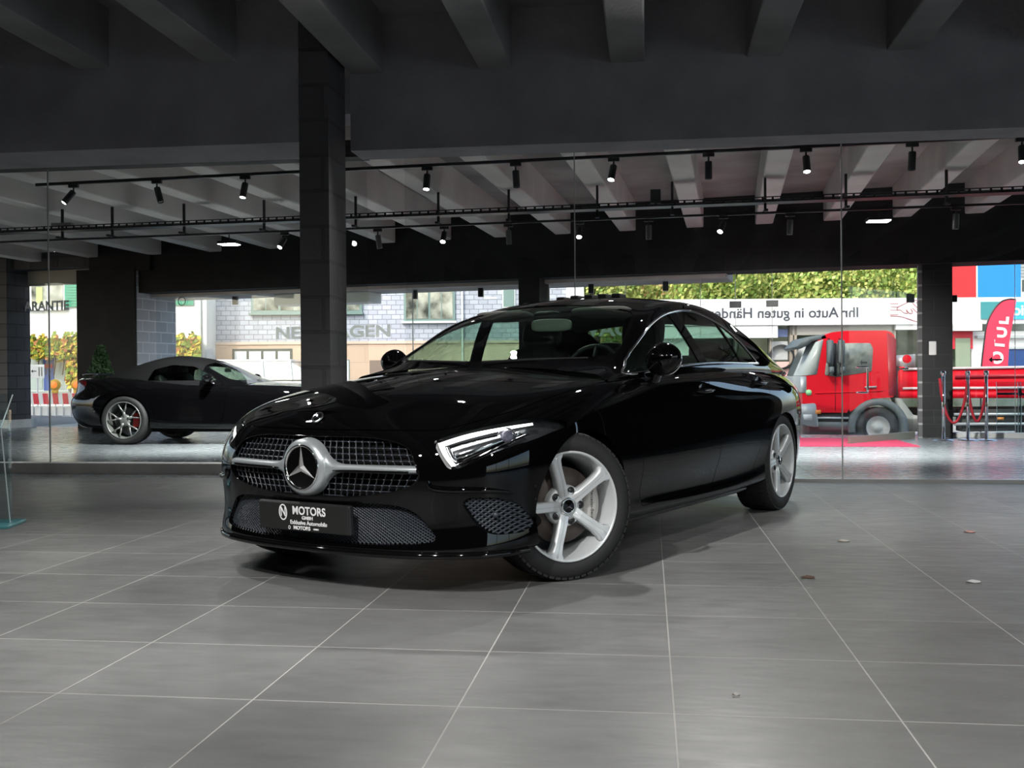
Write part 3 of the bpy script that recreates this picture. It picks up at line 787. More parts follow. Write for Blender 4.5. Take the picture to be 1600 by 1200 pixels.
    # louvre: twin silver bars that swell into the star bezel
    for sx in (-1, 1):
        bm = bmesh.new(); N = 26; rings = []
        for i in range(N+1):
            t = i/N; x = .06+t*.486
            w = .017+.088*math.exp(-((x-.06)/.062)**2)           # half height
            c = front(x, .537-.0*t, -.004+.022*(1-t)**3); c.x *= sx
            tk = .010
            rings.append([bm.verts.new(c+Vector((0, dy, dz*w))) for dz, dy in ((1, -.03), (.93, -.006), (.55, .006), (0, .010), (-.55, .006), (-.93, -.006), (-1, -.03))])
        for a, b in zip(rings, rings[1:]):
            for k in range(6): bm.faces.new((a[k], a[k+1], b[k+1], b[k]))
        lv = obj('grille_louvre', bm, mSatin, root, smooth=True)
        bm = bmesh.new(); pts = []; 
        for i in range(12):
            x = .16+i/11*.36; c = front(x, .5275, .0125); c.x *= sx; pts.append(c)
        thick_ribbon(bm, pts, Vector((0, 1, 0)), [.003+.010*sin(pi*min(1, (i+.5)/8)) if i < 4 else .013 for i in range(12)], .006)
        obj('louvre_inlay', bm, mPiano, lv, smooth=True)
    y = front(0, .537).y+.030
    Mst = frame((0, y, .537), (-1, 0, 0), (0, 0, 1))   # looks forward
    bm = bmesh.new(); lathe(bm, [(.128, -.05), (.124, -.012), (.108, .002), (.100, .004)], 48, 'Z', Mst)
    obj('star_bezel', bm, mSatin, root, smooth=True)
    bm = bmesh.new(); lathe(bm, [(.100, .0), (.101, .006), (.096, .011), (.090, .006), (.088, 0)], 48, 'Z', Mst)
    st = obj('star_ring', bm, mChrome, root, smooth=True)
    bm = bmesh.new(); lathe(bm, [(.0005, .004), (.05, .003), (.091, .001)], 40, 'Z', Mst); obj('star_disc', bm, mPiano, st, smooth=True)
    bm = bmesh.new(); c0 = Mst @ Vector((0, 0, .013)); 
    for k in range(3):
        a = pi/2+k*2*pi/3; tip = Mst @ Vector((.092*cos(a), .092*sin(a), .006))
        l = Mst @ Vector((.017*cos(a+pi/3), .017*sin(a+pi/3), .004)); r_ = Mst @ Vector((.017*cos(a-pi/3), .017*sin(a-pi/3), .004))
        v = [bm.verts.new(q) for q in (c0, l, tip, r_)]; bm.faces.new((v[0], v[1], v[2])); bm.faces.new((v[0], v[2], v[3]))
    obj('three_pointed_star', bm, mat('star_silver', (.8, .8, .8), .28, .9), st)
    # grille surround hairline
    bm = bmesh.new(); P2 = full(grH); pts = [front(x, z, .001) for x, z in P2 if z > .411]
    tube(bm, pts, .003, 5, closed=True); obj('grille_surround', bm, mPiano, root, smooth=True)
    # hood badge
    c = Vector((0, front(0, .745).y+.004, .750)); nb = Vector((0, .75, .66)).normalized(); Mb = frame(c, (-1, 0, 0), Vector((0, -nb.z, nb.y)))
    bm = bmesh.new(); lathe(bm, [(.030, .0), (.030, .004), (.024, .005), (.0205, .002)], 28, 'Z', Mb); bd = obj('hood_badge', bm, mChrome, root, smooth=True)
    bm = bmesh.new(); lathe(bm, [(.0005, .004), (.021, .002)], 24, 'Z', Mb); obj('badge_disc', bm, mPiano, bd, smooth=True)
    bm = bmesh.new()
    for k in range(3):
        a = pi/2+k*2*pi/3; v = [bm.verts.new(Mb @ Vector(q)) for q in ((0, 0, .008), (.004*cos(a+1), .004*sin(a+1), .004), (.019*cos(a), .019*sin(a), .004), (.004*cos(a-1), .004*sin(a-1), .004))]; bm.faces.new(v[:3]); bm.faces.new((v[0], v[2], v[3]))
    obj('badge_star', bm, mChrome, bd)
    # number plate
    yp = front(0, .29).y; Mp = frame((0, yp+.048, .318), (-1, 0, 0), (0, .06, 1))
    bm = bmesh.new(); box(bm, -.268, .268, -.064, .064, -.030, -.004, Mp, .006); ho = obj('plate_holder', bm, mPlastB, root)
    bm = bmesh.new(); box(bm, -.262, .262, -.060, .060, -.006, .002, Mp, .004)
    pl = obj('number_plate', bm, mat('plate_black', (.016, .016, .016), .35), root)
    mW = mat('plate_white', (.85, .85, .85), .5, emis=(1, 1, 1), es=0)
    T = lambda x, z: Mp @ Matrix.Translation((x, z, .0026))
    text_mesh('MOTORS', .050, .0006, T(.040, .028), 'plate_wording', mW, pl, bold=.0012, sx=.92, spacing=1.05)
    text_mesh('GMBH', .021, .0006, T(.030, -.002), 'plate_wording', mW, pl, bold=.0006, sx=1.1)
    text_mesh('Exklusive Automobile', .025, .0006, T(.035, -.024), 'plate_wording', mW, pl, bold=.0005, sx=.98)
    text_mesh('MOTORS', .022, .0006, T(-.005, -.0475), 'plate_wording', mW, pl, bold=.0008, sx=1.1)
    text_mesh('GMBH', .010, .0006, T(.078, -.0480), 'plate_wording', mW, pl, bold=.0003, sx=1.1)
    bm = bmesh.new()
    def ring(cx_, cz_, a, b_, w, n=40):
        V = [[bm.verts.new(T(cx_+(a-k)*cos(2*pi*i/n), cz_+(b_-k)*sin(2*pi*i/n)) @ Vector((0, 0, .0008))) for k in (0, w)] for i in range(n)]
        for i in range(n): bm.faces.new((V[i][0], V[(i+1) % n][0], V[(i+1) % n][1], V[i][1]))
    ring(-.112, .018, .025, .036, .006); ring(-.078, -.0475, .007, .0085, .003)
    obj('plate_emblem', bm, mW, pl)
    text_mesh('N', .058, .0006, T(-.112, .018), 'plate_emblem', mW, pl, bold=.001, sx=.75)

def mk_greenhouse(root, H):
    Y = np.array([-.53, -.60, -.75, -.90, -1.25, -1.55, -1.85, -2.15, -2.45, -2.75, -3.05, -3.35, -3.60, -3.75])
    zs = [.978, 1.010, 1.09, 1.16, 1.315, 1.395, 1.425, 1.425, 1.40, 1.345, 1.265, 1.165, 1.075, 1.02]
    xr = [.79, .79, .778, .755, .685, .64, .622, .617, .627, .652, .685, .70, .69, .665]
    zr = [.93, .940, .970, 1.045, 1.235, 1.325, 1.368, 1.372, 1.340, 1.262, 1.160, 1.055, .990, .965]
    xb = [.825, .832, .842, .846, .848, .845, .84, .836, .828, .815, .795, .755, .715, .675]
    zb = [.905, .912, .925, .935, .952, .964, .972, .976, .978, .976, .968, .952, .935, .92]
    ys = np.linspace(-.53, -3.75, 190); f = lambda t: cr1(Y, t, ys)
    ZS, XR, ZR, XB, ZB = map(f, (zs, xr, zr, xb, zb)); n = len(ys); rows = []
    def row(x, z): rows.append(np.stack([x, ys, z], 1))
    hgt = ZS-ZR
    row(np.zeros(n), ZS)
    for fr in (.25, .5, .72, .88):
        row(XR*fr, ZR+hgt*(1-fr**2.4))
    row(XR*.985, ZR+hgt*.02+.004); row(XR+.012*(1), ZR-.022)
    for fr in (.25, .5, .75): row((XR+.012)*(1-fr)+XB*fr+.012*sin(pi*fr), (ZR-.022)*(1-fr)+ZB*fr)
    row(XB, ZB); row(XB-.004, ZB-.03)
    G = np.stack(rows, 1); Gm = G[:, 1]*np.array((-1, 1, 1)); GG = np.concatenate([Gm[:, None], G], 1)
    G2 = np.transpose(bspl(np.transpose(GG, (1, 0, 2)), np.linspace(1, len(rows), 130)), (1, 0, 2))
    g = grid_bm(G2); g.normal_update()
    if sum(fc.normal.z for fc in g.faces if abs(fc.calc_center_median().x) < .4) < 0: bmesh.ops.reverse_faces(g, faces=g.faces)
    # apertures
    ws = rounded([(-.5, -.585), (.30, -.61), (.55, -.70), (.705, -.86), (.700, -.92), (.592, -1.30), (.55, -1.345), (.3, -1.375), (-.5, -1.38)], .02)
    rw = rounded([(-.5, -2.78), (.45, -2.80), (.55, -2.86), (.60, -3.42), (.55, -3.56), (-.5, -3.60)], .04)
    dl = [(-.745, .936), (-.80, .975), (-.862, 1.016), (-1.042, 1.105), (-1.286, 1.209), (-1.548, 1.280), (-1.80, 1.318), (-2.0, 1.322), (-2.18, 1.302), (-2.42, 1.245), (-2.59, 1.158), (-2.70, 1.07), (-2.765, 1.012), (-2.74, 1.003), (-2.2, 1.003), (-1.8, .998), (-1.38, .978), (-1.0, .950)]
    F_ws = region(ws, 'xy', lambda P: .9-P[:, 2]); F_rw = region(rw, 'xy', lambda P: .9-P[:, 2])
    sidec = lambda P: .50-P[:, 0]
    dlp = [(p.x, p.y) for p in catmull([(a, b, 0) for a, b in dl], 6, closed=True)]
    F_dl = region(dlp, 'yz', sidec)
    # the two pillars inside the side glass: B (raked) and the quarter-light bar
    b1 = [(-1.715, .96), (-1.60, 1.35), (-1.73, 1.35), (-1.835, .96)]
    b2 = [(-2.43, .96), (-2.30, 1.35), (-2.33, 1.35), (-2.46, .96)]
    F_b1 = region(b1, 'yz', sidec); F_b2 = region(b2, 'yz', sidec)
    win = lambda P: np.maximum(np.maximum(F_dl(P), -F_b1(P)), -F_b2(P))
    fr = dupbm(g)
    for F in (F_ws, F_rw, win):
        b = cut(fr, F); lip(fr, b, .012)
    obj('roof', mirrored(fr), mPaint, root, smooth=50)
    for F, nm, gm, two in ((F_ws, 'windscreen', gWind, False), (F_rw, 'rear_window', gCar, False)):
        p = dupbm(g); cut(p, F, 'in')
        for v in p.verts: v.co.z -= .004
        obj(nm, mirrored(p), gm, root, smooth=True)
    for F, lo, hi in ((win, -9, 9),):
        for a, b_ in ((-1.78, -.5), (-2.42, -1.74), (-3, -2.42)):
            p = dupbm(g); cut(p, F, 'in'); mid = [fc for fc in p.faces if not (a < fc.calc_center_median().y-(.30*(fc.calc_center_median().z-1.0)) < b_)]
            bmesh.ops.delete(p, geom=mid, context='FACES')
            for v in p.verts: v.co.x -= .004
            m2 = mirrored(p, False); obj('side_window', p, gCar, root, smooth=True); obj('side_window', m2, gCar, root, smooth=True)
    # chrome window surround
    A = np.array([tuple(v.co) for v in g.verts if v.co.x > .55])
    def on(y, z, out=.003):
        w = (A[:, 1]-y)**2+(A[:, 2]-z)**2; i = np.argsort(w)[:4]; k = 1/(w[i]+1e-8); return Vector(((A[i, 0]*k).sum()/k.sum()+out, y, z))
    for sx in (-1, 1):
        bm = bmesh.new(); pts = [on(a, b) for a, b in dlp]; pts = [Vector((sx*p.x, p.y, p.z)) for p in pts]
        pts = pts+[pts[0]]
        thick_ribbon(bm, pts, Vector((sx, 0, .35)), .013, .006); obj('window_chrome', bm, mChrome, root, smooth=True)
    # rubber row on the roof (five soft blocks)
    bm = bmesh.new()
    def zon(x, y):
        B = [(v.co.x, v.co.y, v.co.z) for v in g.verts if abs(v.co.y-y) < .03]; return min(B, key=lambda q: abs(q[0]-abs(x)))[2]
    return g

def seat_bm(w=.50, rake=.38, h=.66):
    pass
def cushion(bm, w, d, h, M, n=10, r=.3, pinch=.12):
    """soft box w*d*h with rounded edges"""
    t = bmesh.new(); bmesh.ops.create_cube(t, size=1); bmesh.ops.subdivide_edges(t, edges=t.edges, cuts=5, use_grid_fill=True)
    for v in t.verts:
        p = v.co*2; q = Vector([math.copysign(abs(c)**1, c) for c in p]); L = (abs(q.x)**4+abs(q.y)**4+abs(q.z)**4)**.25 or 1; q = q*(max(abs(q.x), abs(q.y), abs(q.z))/L)
        v.co = Vector((q.x*w/2, q.y*d/2, q.z*h/2))
    vs = {v: bm.verts.new(M @ v.co) for v in t.verts}
    for f in t.faces: bm.faces.new([vs[v] for v in f.verts])
    t.free()
def mk_interior(root):
    RX = lambda a: Matrix.Rotation(a, 4, 'X'); TR = Matrix.Translation
    for sx in (-1, 1):
        s = bmesh.new(); cushion(s, .52, .52, .20, TR((sx*.37, -1.42, .52)) @ RX(.12))
        o = obj('front_seat', s, mLeather, root, smooth=True)
        s = bmesh.new(); cushion(s, .50, .16, .62, TR((sx*.37, -1.80, .82)) @ RX(.30)); obj('seat_back', s, mLeather, o, smooth=True)
        s = bmesh.new(); cushion(s, .27, .12, .20, TR((sx*.37, -1.90, 1.20)) @ RX(.2)); obj('headrest', s, mLeather, o, smooth=True)
        s = bmesh.new()
        for q in (-.05, .05): tube(s, [(sx*.37+q, -1.87, 1.02), (sx*.37+q, -1.90, 1.16)], .007, 8)
        obj('headrest_post', s, mChrome, o)
    s = bmesh.new(); cushion(s, 1.30, .5, .22, TR((0, -2.45, .52))); b = obj('rear_bench', s, mLeather, root, smooth=True)
    s = bmesh.new(); cushion(s, 1.28, .16, .55, TR((0, -2.78, .80)) @ RX(.42)); obj('bench_back', s, mLeather, b, smooth=True)
    for x in (-.38, .38):
        s = bmesh.new(); cushion(s, .24, .10, .14, TR((x, -2.90, 1.10)) @ RX(.3)); obj('headrest', s, mLeather, b, smooth=True)
    s = bmesh.new(); cushion(s, 1.46, .50, .20, TR((0, -.92, .885)))
    cushion(s, 1.42, .25, .5, TR((0, -1.0, .70))); obj('dashboard', s, mPlastB, root, smooth=True)
    # floor pan / door cards / parcel shelf
    s = bmesh.new(); box(s, -.78, .78, -2.95, -.9, .26, .32); box(s, -.10, .10, -2.2, -1.0, .32, .62); box(s, -.80, -.76, -2.75, -.8, .3, .93); box(s, .76, .80, -2.75, -.8, .3, .93); box(s, -.68, .68, -3.55, -2.9, .93, .97)
    obj('cabin_trim', s, mDark, root)
    # steering wheel (left-hand drive: car's left is local -x)
    Mw = TR((-.37, -1.20, .93)) @ RX(-1.15); s = bmesh.new()
    tube(s, [Mw @ Vector((.185*cos(a), .185*sin(a), 0)) for a in np.linspace(0, 2*pi, 33)[:-1]], .014, 10, closed=True)
    sw = obj('steering_wheel', s, mPlastB, root, smooth=True)
    s = bmesh.new()
    lathe(s, [(.0, .02), (.055, .01), (.06, -.03)], 20, 'Z', Mw)
    for a in (0, pi, -pi/2): tube(s, [Mw @ Vector((.04*cos(a), .04*sin(a), 0)), Mw @ Vector((.18*cos(a), .18*sin(a), 0))], .014, 6)
    obj('wheel_hub', s, mPlastB, sw, smooth=True)
    # inner mirror, its pod, folded sun visors
    s = bmesh.new(); cushion(s, .25, .035, .075, TR((-.10, -1.22, 1.225)) @ Matrix.Rotation(.18, 4, 'Z')); im = obj('interior_mirror', s, mat('mirror_grey', (.26, .28, .25), .5), root, smooth=True)
    s = bmesh.new(); cushion(s, .20, .20, .06, TR((-.0, -1.40, 1.262)) @ RX(.4)); obj('mirror_pod', s, mPlastB, im, smooth=True)
    for sx in (-1, 1):
        s = bmesh.new(); cushion(s, .40, .16, .025, TR((sx*.34, -1.42, 1.300)) @ RX(.32)); obj('sun_visor', s, mFabric, root, smooth=True)
    s = bmesh.new(); G = np.array([[(x, y, 1.335+.045*(1-(x/.6)**2)-(abs(y+1.95)/.9)**2*.10) for y in np.linspace(-1.42, -2.8, 14)] for x in np.linspace(-.60, .60, 14)])
    obj('headliner', grid_bm(G), mFabric, root, smooth=True)

def mk_trim(root, S_of, doors):
    front, side = S_of
    for sx in (-1, 1):
        # handles
        for nm, yc, zc in (('front', -1.60, .835), ('rear', -2.55, .872)):
            d = doors[nm, sx]; bm = bmesh.new()
            xc = side(yc, zc, 0, 1).x; pts = [Vector((sx*(xc+.034-.036*abs(t)**5), yc+t*.105, zc)) for t in np.linspace(-1, 1, 17)]
            tube(bm, pts, [.008+.006*(1-abs(t)**3) for t in np.linspace(-1, 1, 17)], 10)
            obj('door_handle', bm, mPaint, d, smooth=True)
            bm = bmesh.new(); c = side(yc, zc, .002, sx)
            lathe(bm, [(.0005, -.004), (.030, -.002), (.046, .001)], 20, 'Z', frame(c, (0, 1, 0), (0, 0, 1)) @ Matrix.Diagonal((1.5, .9, sx, 1)))
            obj('handle_cup', bm, mPiano, d, smooth=True)
            bm = bmesh.new(); pts = [Vector((sx*(xc+.0465), yc+t*.075, zc+.004)) for t in np.linspace(-1, 1, 7)]
            tube(bm, pts, .0025, 6); obj('handle_strip', bm, mChrome, d)
        # exterior mirror
        MX, MY = (.935, 0) if sx < 0 else (.905, .06)
        bm = bmesh.new(); bmesh.ops.create_uvsphere(bm, u_segments=32, v_segments=20, radius=1)
        for v in bm.verts:
            p = v.co; x, y, z = p.x*.098, p.y*.085, p.z*.088
            if p.y < -.15: y = -.15*.085-(abs(p.y)-.15)*.02          # flat glass side
            z += .012*p.x; x += .0
            if p.x > 0: z *= 1-.15*p.x
            v.co = Vector((sx*(MX+x), -.955+y-MY, 1.012+z))
        me = obj('door_mirror', bm, mPaint, root, smooth=True)
        bm = bmesh.new(); pts = catmull([(sx*.862, -.97, .890), (sx*.885, -.965, .905), (sx*.895, -.96-MY*.6, .930), (sx*(MX-.02), -.955-MY, .960)], 5)
        rings = []
        for i, p in enumerate(pts):
            t = i/(len(pts)-1); w = .050-.012*t; h = .016+.006*t
            rings.append([bm.verts.new(p+Vector((-sx*h*sin(a)*.6, w*cos(a), h*sin(a)))) for a in np.linspace(0, 2*pi, 13)[:-1]])
        for a, b in zip(rings, rings[1:]):
            for k in range(12): bm.faces.new((a[k], a[(k+1) % 12], b[(k+1) % 12], b[k]))
        obj('mirror_foot', bm, mPaint, me, smooth=True)
        bm = bmesh.new(); tube(bm, [(sx*(MX+.097*cos(a)), -.950-MY-.010*abs(cos(a)), 1.010+.084*sin(a)) for a in np.linspace(-1.7, .9, 16)], .004, 6)
        obj('mirror_indicator', bm, mChrome, me)
        bm = bmesh.new(); lathe(bm, [(.0005, 0), (1, 0)], 28, 'Z', Matrix.Translation((sx*MX, -.987-MY, 1.012)) @ Matrix.Rotation(pi/2, 4, 'X') @ Matrix.Diagonal((.080, .070, 1, 1))); obj('mirror_glass', bm, mChrome, me)
        # sill strip
        bm = bmesh.new(); pts = [side(y, .200, .004, sx) for y in np.linspace(-.56, -2.42, 30)]
        thick_ribbon(bm, pts, Vector((sx, 0, -.2)), .030, .008); obj('sill_strip', bm, mPiano, root, smooth=True)
        # wiper
        bm = bmesh.new(); tube(bm, [(sx*.05, -.56, 1.005), (sx*.35, -.62, 1.015), (sx*.60, -.74, 1.02)], .007, 6); obj('wiper', bm, mPlastB, root)
    # roof blocks (a row of six low dark rubber pads across the rear of the roof)
    for x in (-.15, -.05, .05, .155, .26, .52):
        y = -2.0; z = 1.374+.056*(1-(abs(x)/.62)**2.4)
        bm = bmesh.new(); box(bm, -.030, .030, -.05, .05, -.015, .028, Matrix.Translation((x, y, z)), .008)
        obj('roof_pad', bm, mRubber, root)

# ------------------------------------------------------------------ wheels
def tyre_bm(R_=.337, rim=.245, w=.245, n=96):
    bm = bmesh.new()
    hw = w/2
    prof = [(rim-.004, -hw+.02), (rim+.004, -hw+.006), (rim+.03, -hw-.004), (rim+.062, -hw), (R_-.012, -hw+.016), (R_-.003, -hw+.03), (R_, -hw+.05), (R_+.001, 0), (R_, hw-.05), (R_-.003, hw-.03), (R_-.012, hw-.016), (rim+.062, hw), (rim+.03, hw+.004), (rim+.004, hw-.006), (rim-.004, hw-.02)]
    lathe(bm, prof, n, 'X'); return bm
def car_wheel(root, loc, sx, steer, phase):
    """wheel; axis along local x, +x is the outer face"""
    w = empty('wheel'); w.parent = root; w.location = loc; w.rotation_euler = (0, 0, steer + (0 if sx > 0 else pi))
    off = -.1225
    T = Matrix.Translation((off, 0, 0))
    bm = tyre_bm(); 
    # sipes and grooves as cut-in dark blocks: raised tread blocks
    for v in bm.verts: v.co.x += off
    ty = obj('tyre', bm, mTyre, w, smooth=35)
    tr = bmesh.new()
    for k in range(60):
        a = 2*pi*k/60
        for j, (x0, x1, sl) in enumerate(((-.112, -.062, .5), (-.052, -.008, -.4), (.008, .052, .4), (.062, .112, -.5))):
            vs = []
            for r in (.331, .3415):
                for xx, aa in ((x0, a), (x1, a+sl*.05), (x1, a+sl*.05+.078), (x0, a+.078)):
                    rr = r-(.010 if abs(xx) > .1 else 0); vs.append(tr.verts.new((off+xx, rr*cos(aa), rr*sin(aa))))
            for q in ((4, 5, 6, 7), (0, 1, 5, 4), (1, 2, 6, 5), (2, 3, 7, 6), (3, 0, 4, 7)): tr.faces.new([vs[i] for i in q])
    tag(obj('tread_block', tr, mTyre, ty), kind='stuff')
    rim = bmesh.new()
    lathe(rim, [(.249, -.01), (.252, .000), (.246, .004), (.240, -.002), (.236, -.020), (.228, -.045), (.222, -.10), (.218, -.20), (.232, -.215)], 72, 'X')
    ro = obj('wheel_rim', rim, mAlu, w, smooth=40)
    # five spokes
    sp = bmesh.new(); fcs = bmesh.new()
    for k in range(5):
        a = phase+2*pi*k/5; M_ = Matrix.Rotation(a, 4, 'X')
        secs = [(.045, .024, -.030, -.075), (.08, .0215, -.020, -.07), (.13, .0205, -.014, -.055), (.18, .021, -.010, -.050), (.215, .025, -.006, -.045), (.240, .044, -.004, -.03)]
        rings = []
        for (r, hw, xf, xb) in secs:
            rings.append([sp.verts.new(M_ @ Vector(q)) for q in ((xb, -hw*1.25, r), (xf-.012, -hw*1.15, r), (xf, -hw*.86, r), (xf, hw*.86, r), (xf-.012, hw*1.15, r), (xb, hw*1.25, r))])
        for A, B in zip(rings, rings[1:]):
            for q in range(6): sp.faces.new((A[q], A[(q+1) % 6], B[(q+1) % 6], B[q]))
        sp.faces.new(rings[0][::-1]); sp.faces.new(rings[-1])
        for s_ in (-1, 1):
            V = [[fcs.verts.new(M_ @ Vector((xf+.002, s_*hw*c, r))) for c in (.14, .82)] for (r, hw, xf, xb) in secs]
            for A, B in zip(V, V[1:]): fcs.faces.new((A[0], A[1], B[1], B[0]))
        # groove web between spokes near the hub
    lathe(sp, [(.0005, -.035), (.040, -.035), (.052, -.033), (.088, -.040), (.096, -.052), (.094, -.09)], 40, 'X')
    obj('spokes', sp, mAlu, ro, smooth=30); obj('spoke_face', fcs, mAluF, ro)
    for k in range(5):
        hb = bmesh.new(); a = phase+2*pi*(k+.5)/5; c = Matrix.Rotation(a, 4, 'X') @ Vector((-.033, 0, .072))
        lathe(hb, [(.0005, .0), (.0095, .0), (.0100, -.002), (.0160, -.003), (.0170, .0015), (.0180, -.004)], 16, 'X', Matrix.Translation(c))
        obj('wheel_bolt', hb, mat('bolt_dark', (.035, .035, .037), .45, .4), ro, smooth=30)
    cp = bmesh.new(); lathe(cp, [(.040, -.034), (.039, -.022), (.033, -.018), (.029, -.020)], 32, 'X'); ch = obj('hub_cap', cp, mChrome, ro, smooth=True)
    cp = bmesh.new(); lathe(cp, [(.0005, -.018), (.030, -.020)], 28, 'X'); obj('cap_disc', cp, mPiano, ch)
    cp = bmesh.new()
    for k in range(3):
        a = 2*pi*k/3; M_ = Matrix.Rotation(a, 4, 'X'); v = [cp.verts.new(M_ @ Vector(q)) for q in ((-.013, 0, 0), (-.017, .004, .003), (-.017, 0, .027), (-.017, -.004, .003))]; cp.faces.new(v[:3]); cp.faces.new((v[0], v[2], v[3]))
    obj('cap_star', cp, mChrome, ch)
    dc = bmesh.new(); lathe(dc, [(.07, -.085), (.09, -.083), (.175, -.083), (.176, -.110), (.09, -.110)], 60, 'X'); d_ = obj('brake_disc', dc, mDisc, w, smooth=30)
    cl = bmesh.new()
    for s0, s1 in (((.10, .185)), ):
        N = 10; rr = []
        for i in range(N+1):
            a = (-.55+1.1*i/N)+(pi/2)*1.0
            cy_, cz_ = cos(a), sin(a)
            rr.append([cl.verts.new(Vector((x, -r*cy_*0-r*sin(a-pi/2)*0+0, 0))+Vector((0, r*sin(a), r*cos(a)*-1+.0))) for x, r in ((-.135, .11), (-.062, .115), (-.058, .15), (-.064, .19), (-.135, .20))])
        for A, B in zip(rr, rr[1:]):
            for q in range(5): cl.faces.new((A[q], A[(q+1) % 5], B[(q+1) % 5], B[q]))
        cl.faces.new(rr[0]); cl.faces.new(rr[-1][::-1])
    co = obj('brake_caliper', cl, mCal, w, smooth=30)
    text_mesh('Mercedes-Benz', .022, .0005, Matrix(((0, 0, 1, -.0575), (0, 1, 0, .150), (-1, 0, 0, 0), (0, 0, 0, 1))), 'caliper_lettering', mat('caliper_ink', (.12, .12, .12), .6), co)
    return w
CAR = saloon()
# ================================================================== black roadster with a soft top in the rear hall
def roadster():
    c0 = at(193, 653, 14.95); root = empty('parked_roadster', (c0.x, c0.y+.93, 0), -pi/2)
    tag(root, 'low black two-seat roadster with dark soft top, behind the glass on the left', 'car')
    base = [(0, 3.25), (.5, 3.15), (.80, 2.90), (.915, 2.51), (.92, 2.05), (.87, 1.5), (.86, .95), (.90, .42), (.955, 0), (.93, -.40), (.86, -.72), (.66, -.98), (.35, -1.08), (0, -1.10)]
    n = len(base)
    rows = [{0: (.3, .18), 13: (.3, .26)}, {0: (.05, .17), 4: (.04, .18), 8: (.04, .20), 10: (.16, .20), 13: (.12, .22)}, {0: (0, .30), 5: (.0, .28), 8: (.0, .34), 10: (.03, .36), 13: (.02, .36)},
            {0: (.02, .45), 5: (.03, .48), 8: (0, .50), 13: (0, .56)}, {0: (.05, .58), 5: (.02, .64), 8: (.0, .66), 10: (.0, .645), 13: (.0, .645)},
            {0: (.12, .66), 5: (.03, .76), 8: (.02, .82), 9: (.05, .80), 10: (.075, .74), 13: (.10, .72)}, {0: (.25, .72), 4: (.10, .82), 5: (.08, .83), 6: (.08, .85), 8: (.10, .93), 9: (.10, .94), 10: (.09, .92), 13: (.11, .93)}]
    rows = [table(r, n) for r in rows]
    ysp = [2.95, 2.88, 2.75, 2.45, 2.05, 1.5, .95, .42, 0, -.40, -.62, -.80, -.92, -.96]; zsp = [.74, .75, .78, .84, .87, .88, .9, .93, .97, .985, .99, .995, 1.0, 1.0]
    G = body_grid(base, rows, list(zip(ysp, zsp)), [(.2, .7), (.5, .7), (1, .7)], 260, 80)
    H = grid_bm(G); H.normal_update()
    if sum(f.normal.x for f in H.faces if f.calc_center_median().x > .88) < 0: bmesh.ops.reverse_faces(H, faces=H.faces)
    circ = lambda cy_, r: (lambda P: np.maximum(np.hypot(P[:, 1]-cy_, P[:, 2]-.33)-r, .5-P[:, 0]))
    cab = region([(-.2, 1.55), (.68, 1.40), (.72, .6), (.66, -.25), (-.2, -.30)], 'xy', lambda P: .8-P[:, 2])
    tlr = region(rounded([(-1.02, .80), (-.80, .78), (-.62, .84), (-.66, .905), (-.86, .92), (-1.05, .90)], .03), 'yz', lambda P: .3-P[:, 0])
    A1, A2 = circ(2.51, .375), circ(0, .375)
    dr = region([(1.52, 1.2), (1.50, .80), (1.42, .35), (1.36, .25), (.50, .25), (.42, .45), (.38, .75), (.40, 1.2)], 'yz', lambda P: .68-P[:, 0])
    b = dupbm(H)
    for F in (A1, A2): e = cut(b, F); lip(b, e, .12, (-1, 0, 0))
    cut(b, cab); e = cut(b, tlr); lip(b, e, .02); e = cut(b, dr, 'out', .002); lip(b, e, .012)
    obj('body', mirrored(b), mPaint, root, smooth=50)
    d = dupbm(H); e = cut(d, dr, 'in', -.002); cut(d, cab); lip(d, e, .012); d2 = mirrored(d, False)
    obj('door', d, mPaint, root, smooth=50); obj('door', d2, mPaint, root, smooth=50)
    t = dupbm(H); cut(t, tlr, 'in'); t2 = mirrored(t, False)
    mT = mat('dark_red_lens', (.10, .004, .006), .1, 0, .5)
    obj('tail_lamp', t, mT, root, smooth=True); obj('tail_lamp', t2, mT, root, smooth=True)
    # soft top, windscreen frame
    Y = [-.45, -.2, .1, .4, .75, 1.02, 1.18, 1.42, 1.72]
    zs = [.99, 1.09, 1.20, 1.265, 1.245, 1.185, 1.12, .995, .865]; xr = [.56, .60, .61, .60, .60, .60, .61, .66, .70]; zr = [.965, 1.03, 1.125, 1.185, 1.165, 1.11, 1.05, .94, .85]
    xb = [.66, .74, .79, .80, .80, .80, .80, .79, .74]; zb = [.93, .91, .89, .87, .86, .85, .84, .83, .82]
    ys = np.linspace(-.45, 1.72, 90); ZS, XR, ZR, XB, ZB = [cr1(Y, q, ys) for q in (zs, xr, zr, xb, zb)]; R_ = []
    for x, z in ((np.zeros(90), ZS), (XR*.5, ZR+(ZS-ZR)*.8), (XR*.85, ZR+(ZS-ZR)*.35), (XR, ZR), (XR*.6+XB*.4, ZR*.6+ZB*.4), (XR*.2+XB*.8, ZR*.2+ZB*.8), (XB, ZB-.02)): R_.append(np.stack([x, ys, z], 1))
    Gm = np.stack([R_[1]*np.array((-1, 1, 1))]+R_, 1); g = grid_bm(np.transpose(bspl(np.transpose(Gm, (1, 0, 2)), np.linspace(1, len(R_), 50)), (1, 0, 2)))
    g.normal_update()
    if sum(f.normal.z for f in g.faces) < 0: bmesh.ops.reverse_faces(g, faces=g.faces)
    ws = region(rounded([(-.3, 1.10), (.50, 1.085), (.57, 1.12), (.66, 1.46), (.62, 1.62), (-.3, 1.68)], .03), 'xy', lambda P: .8-P[:, 2])
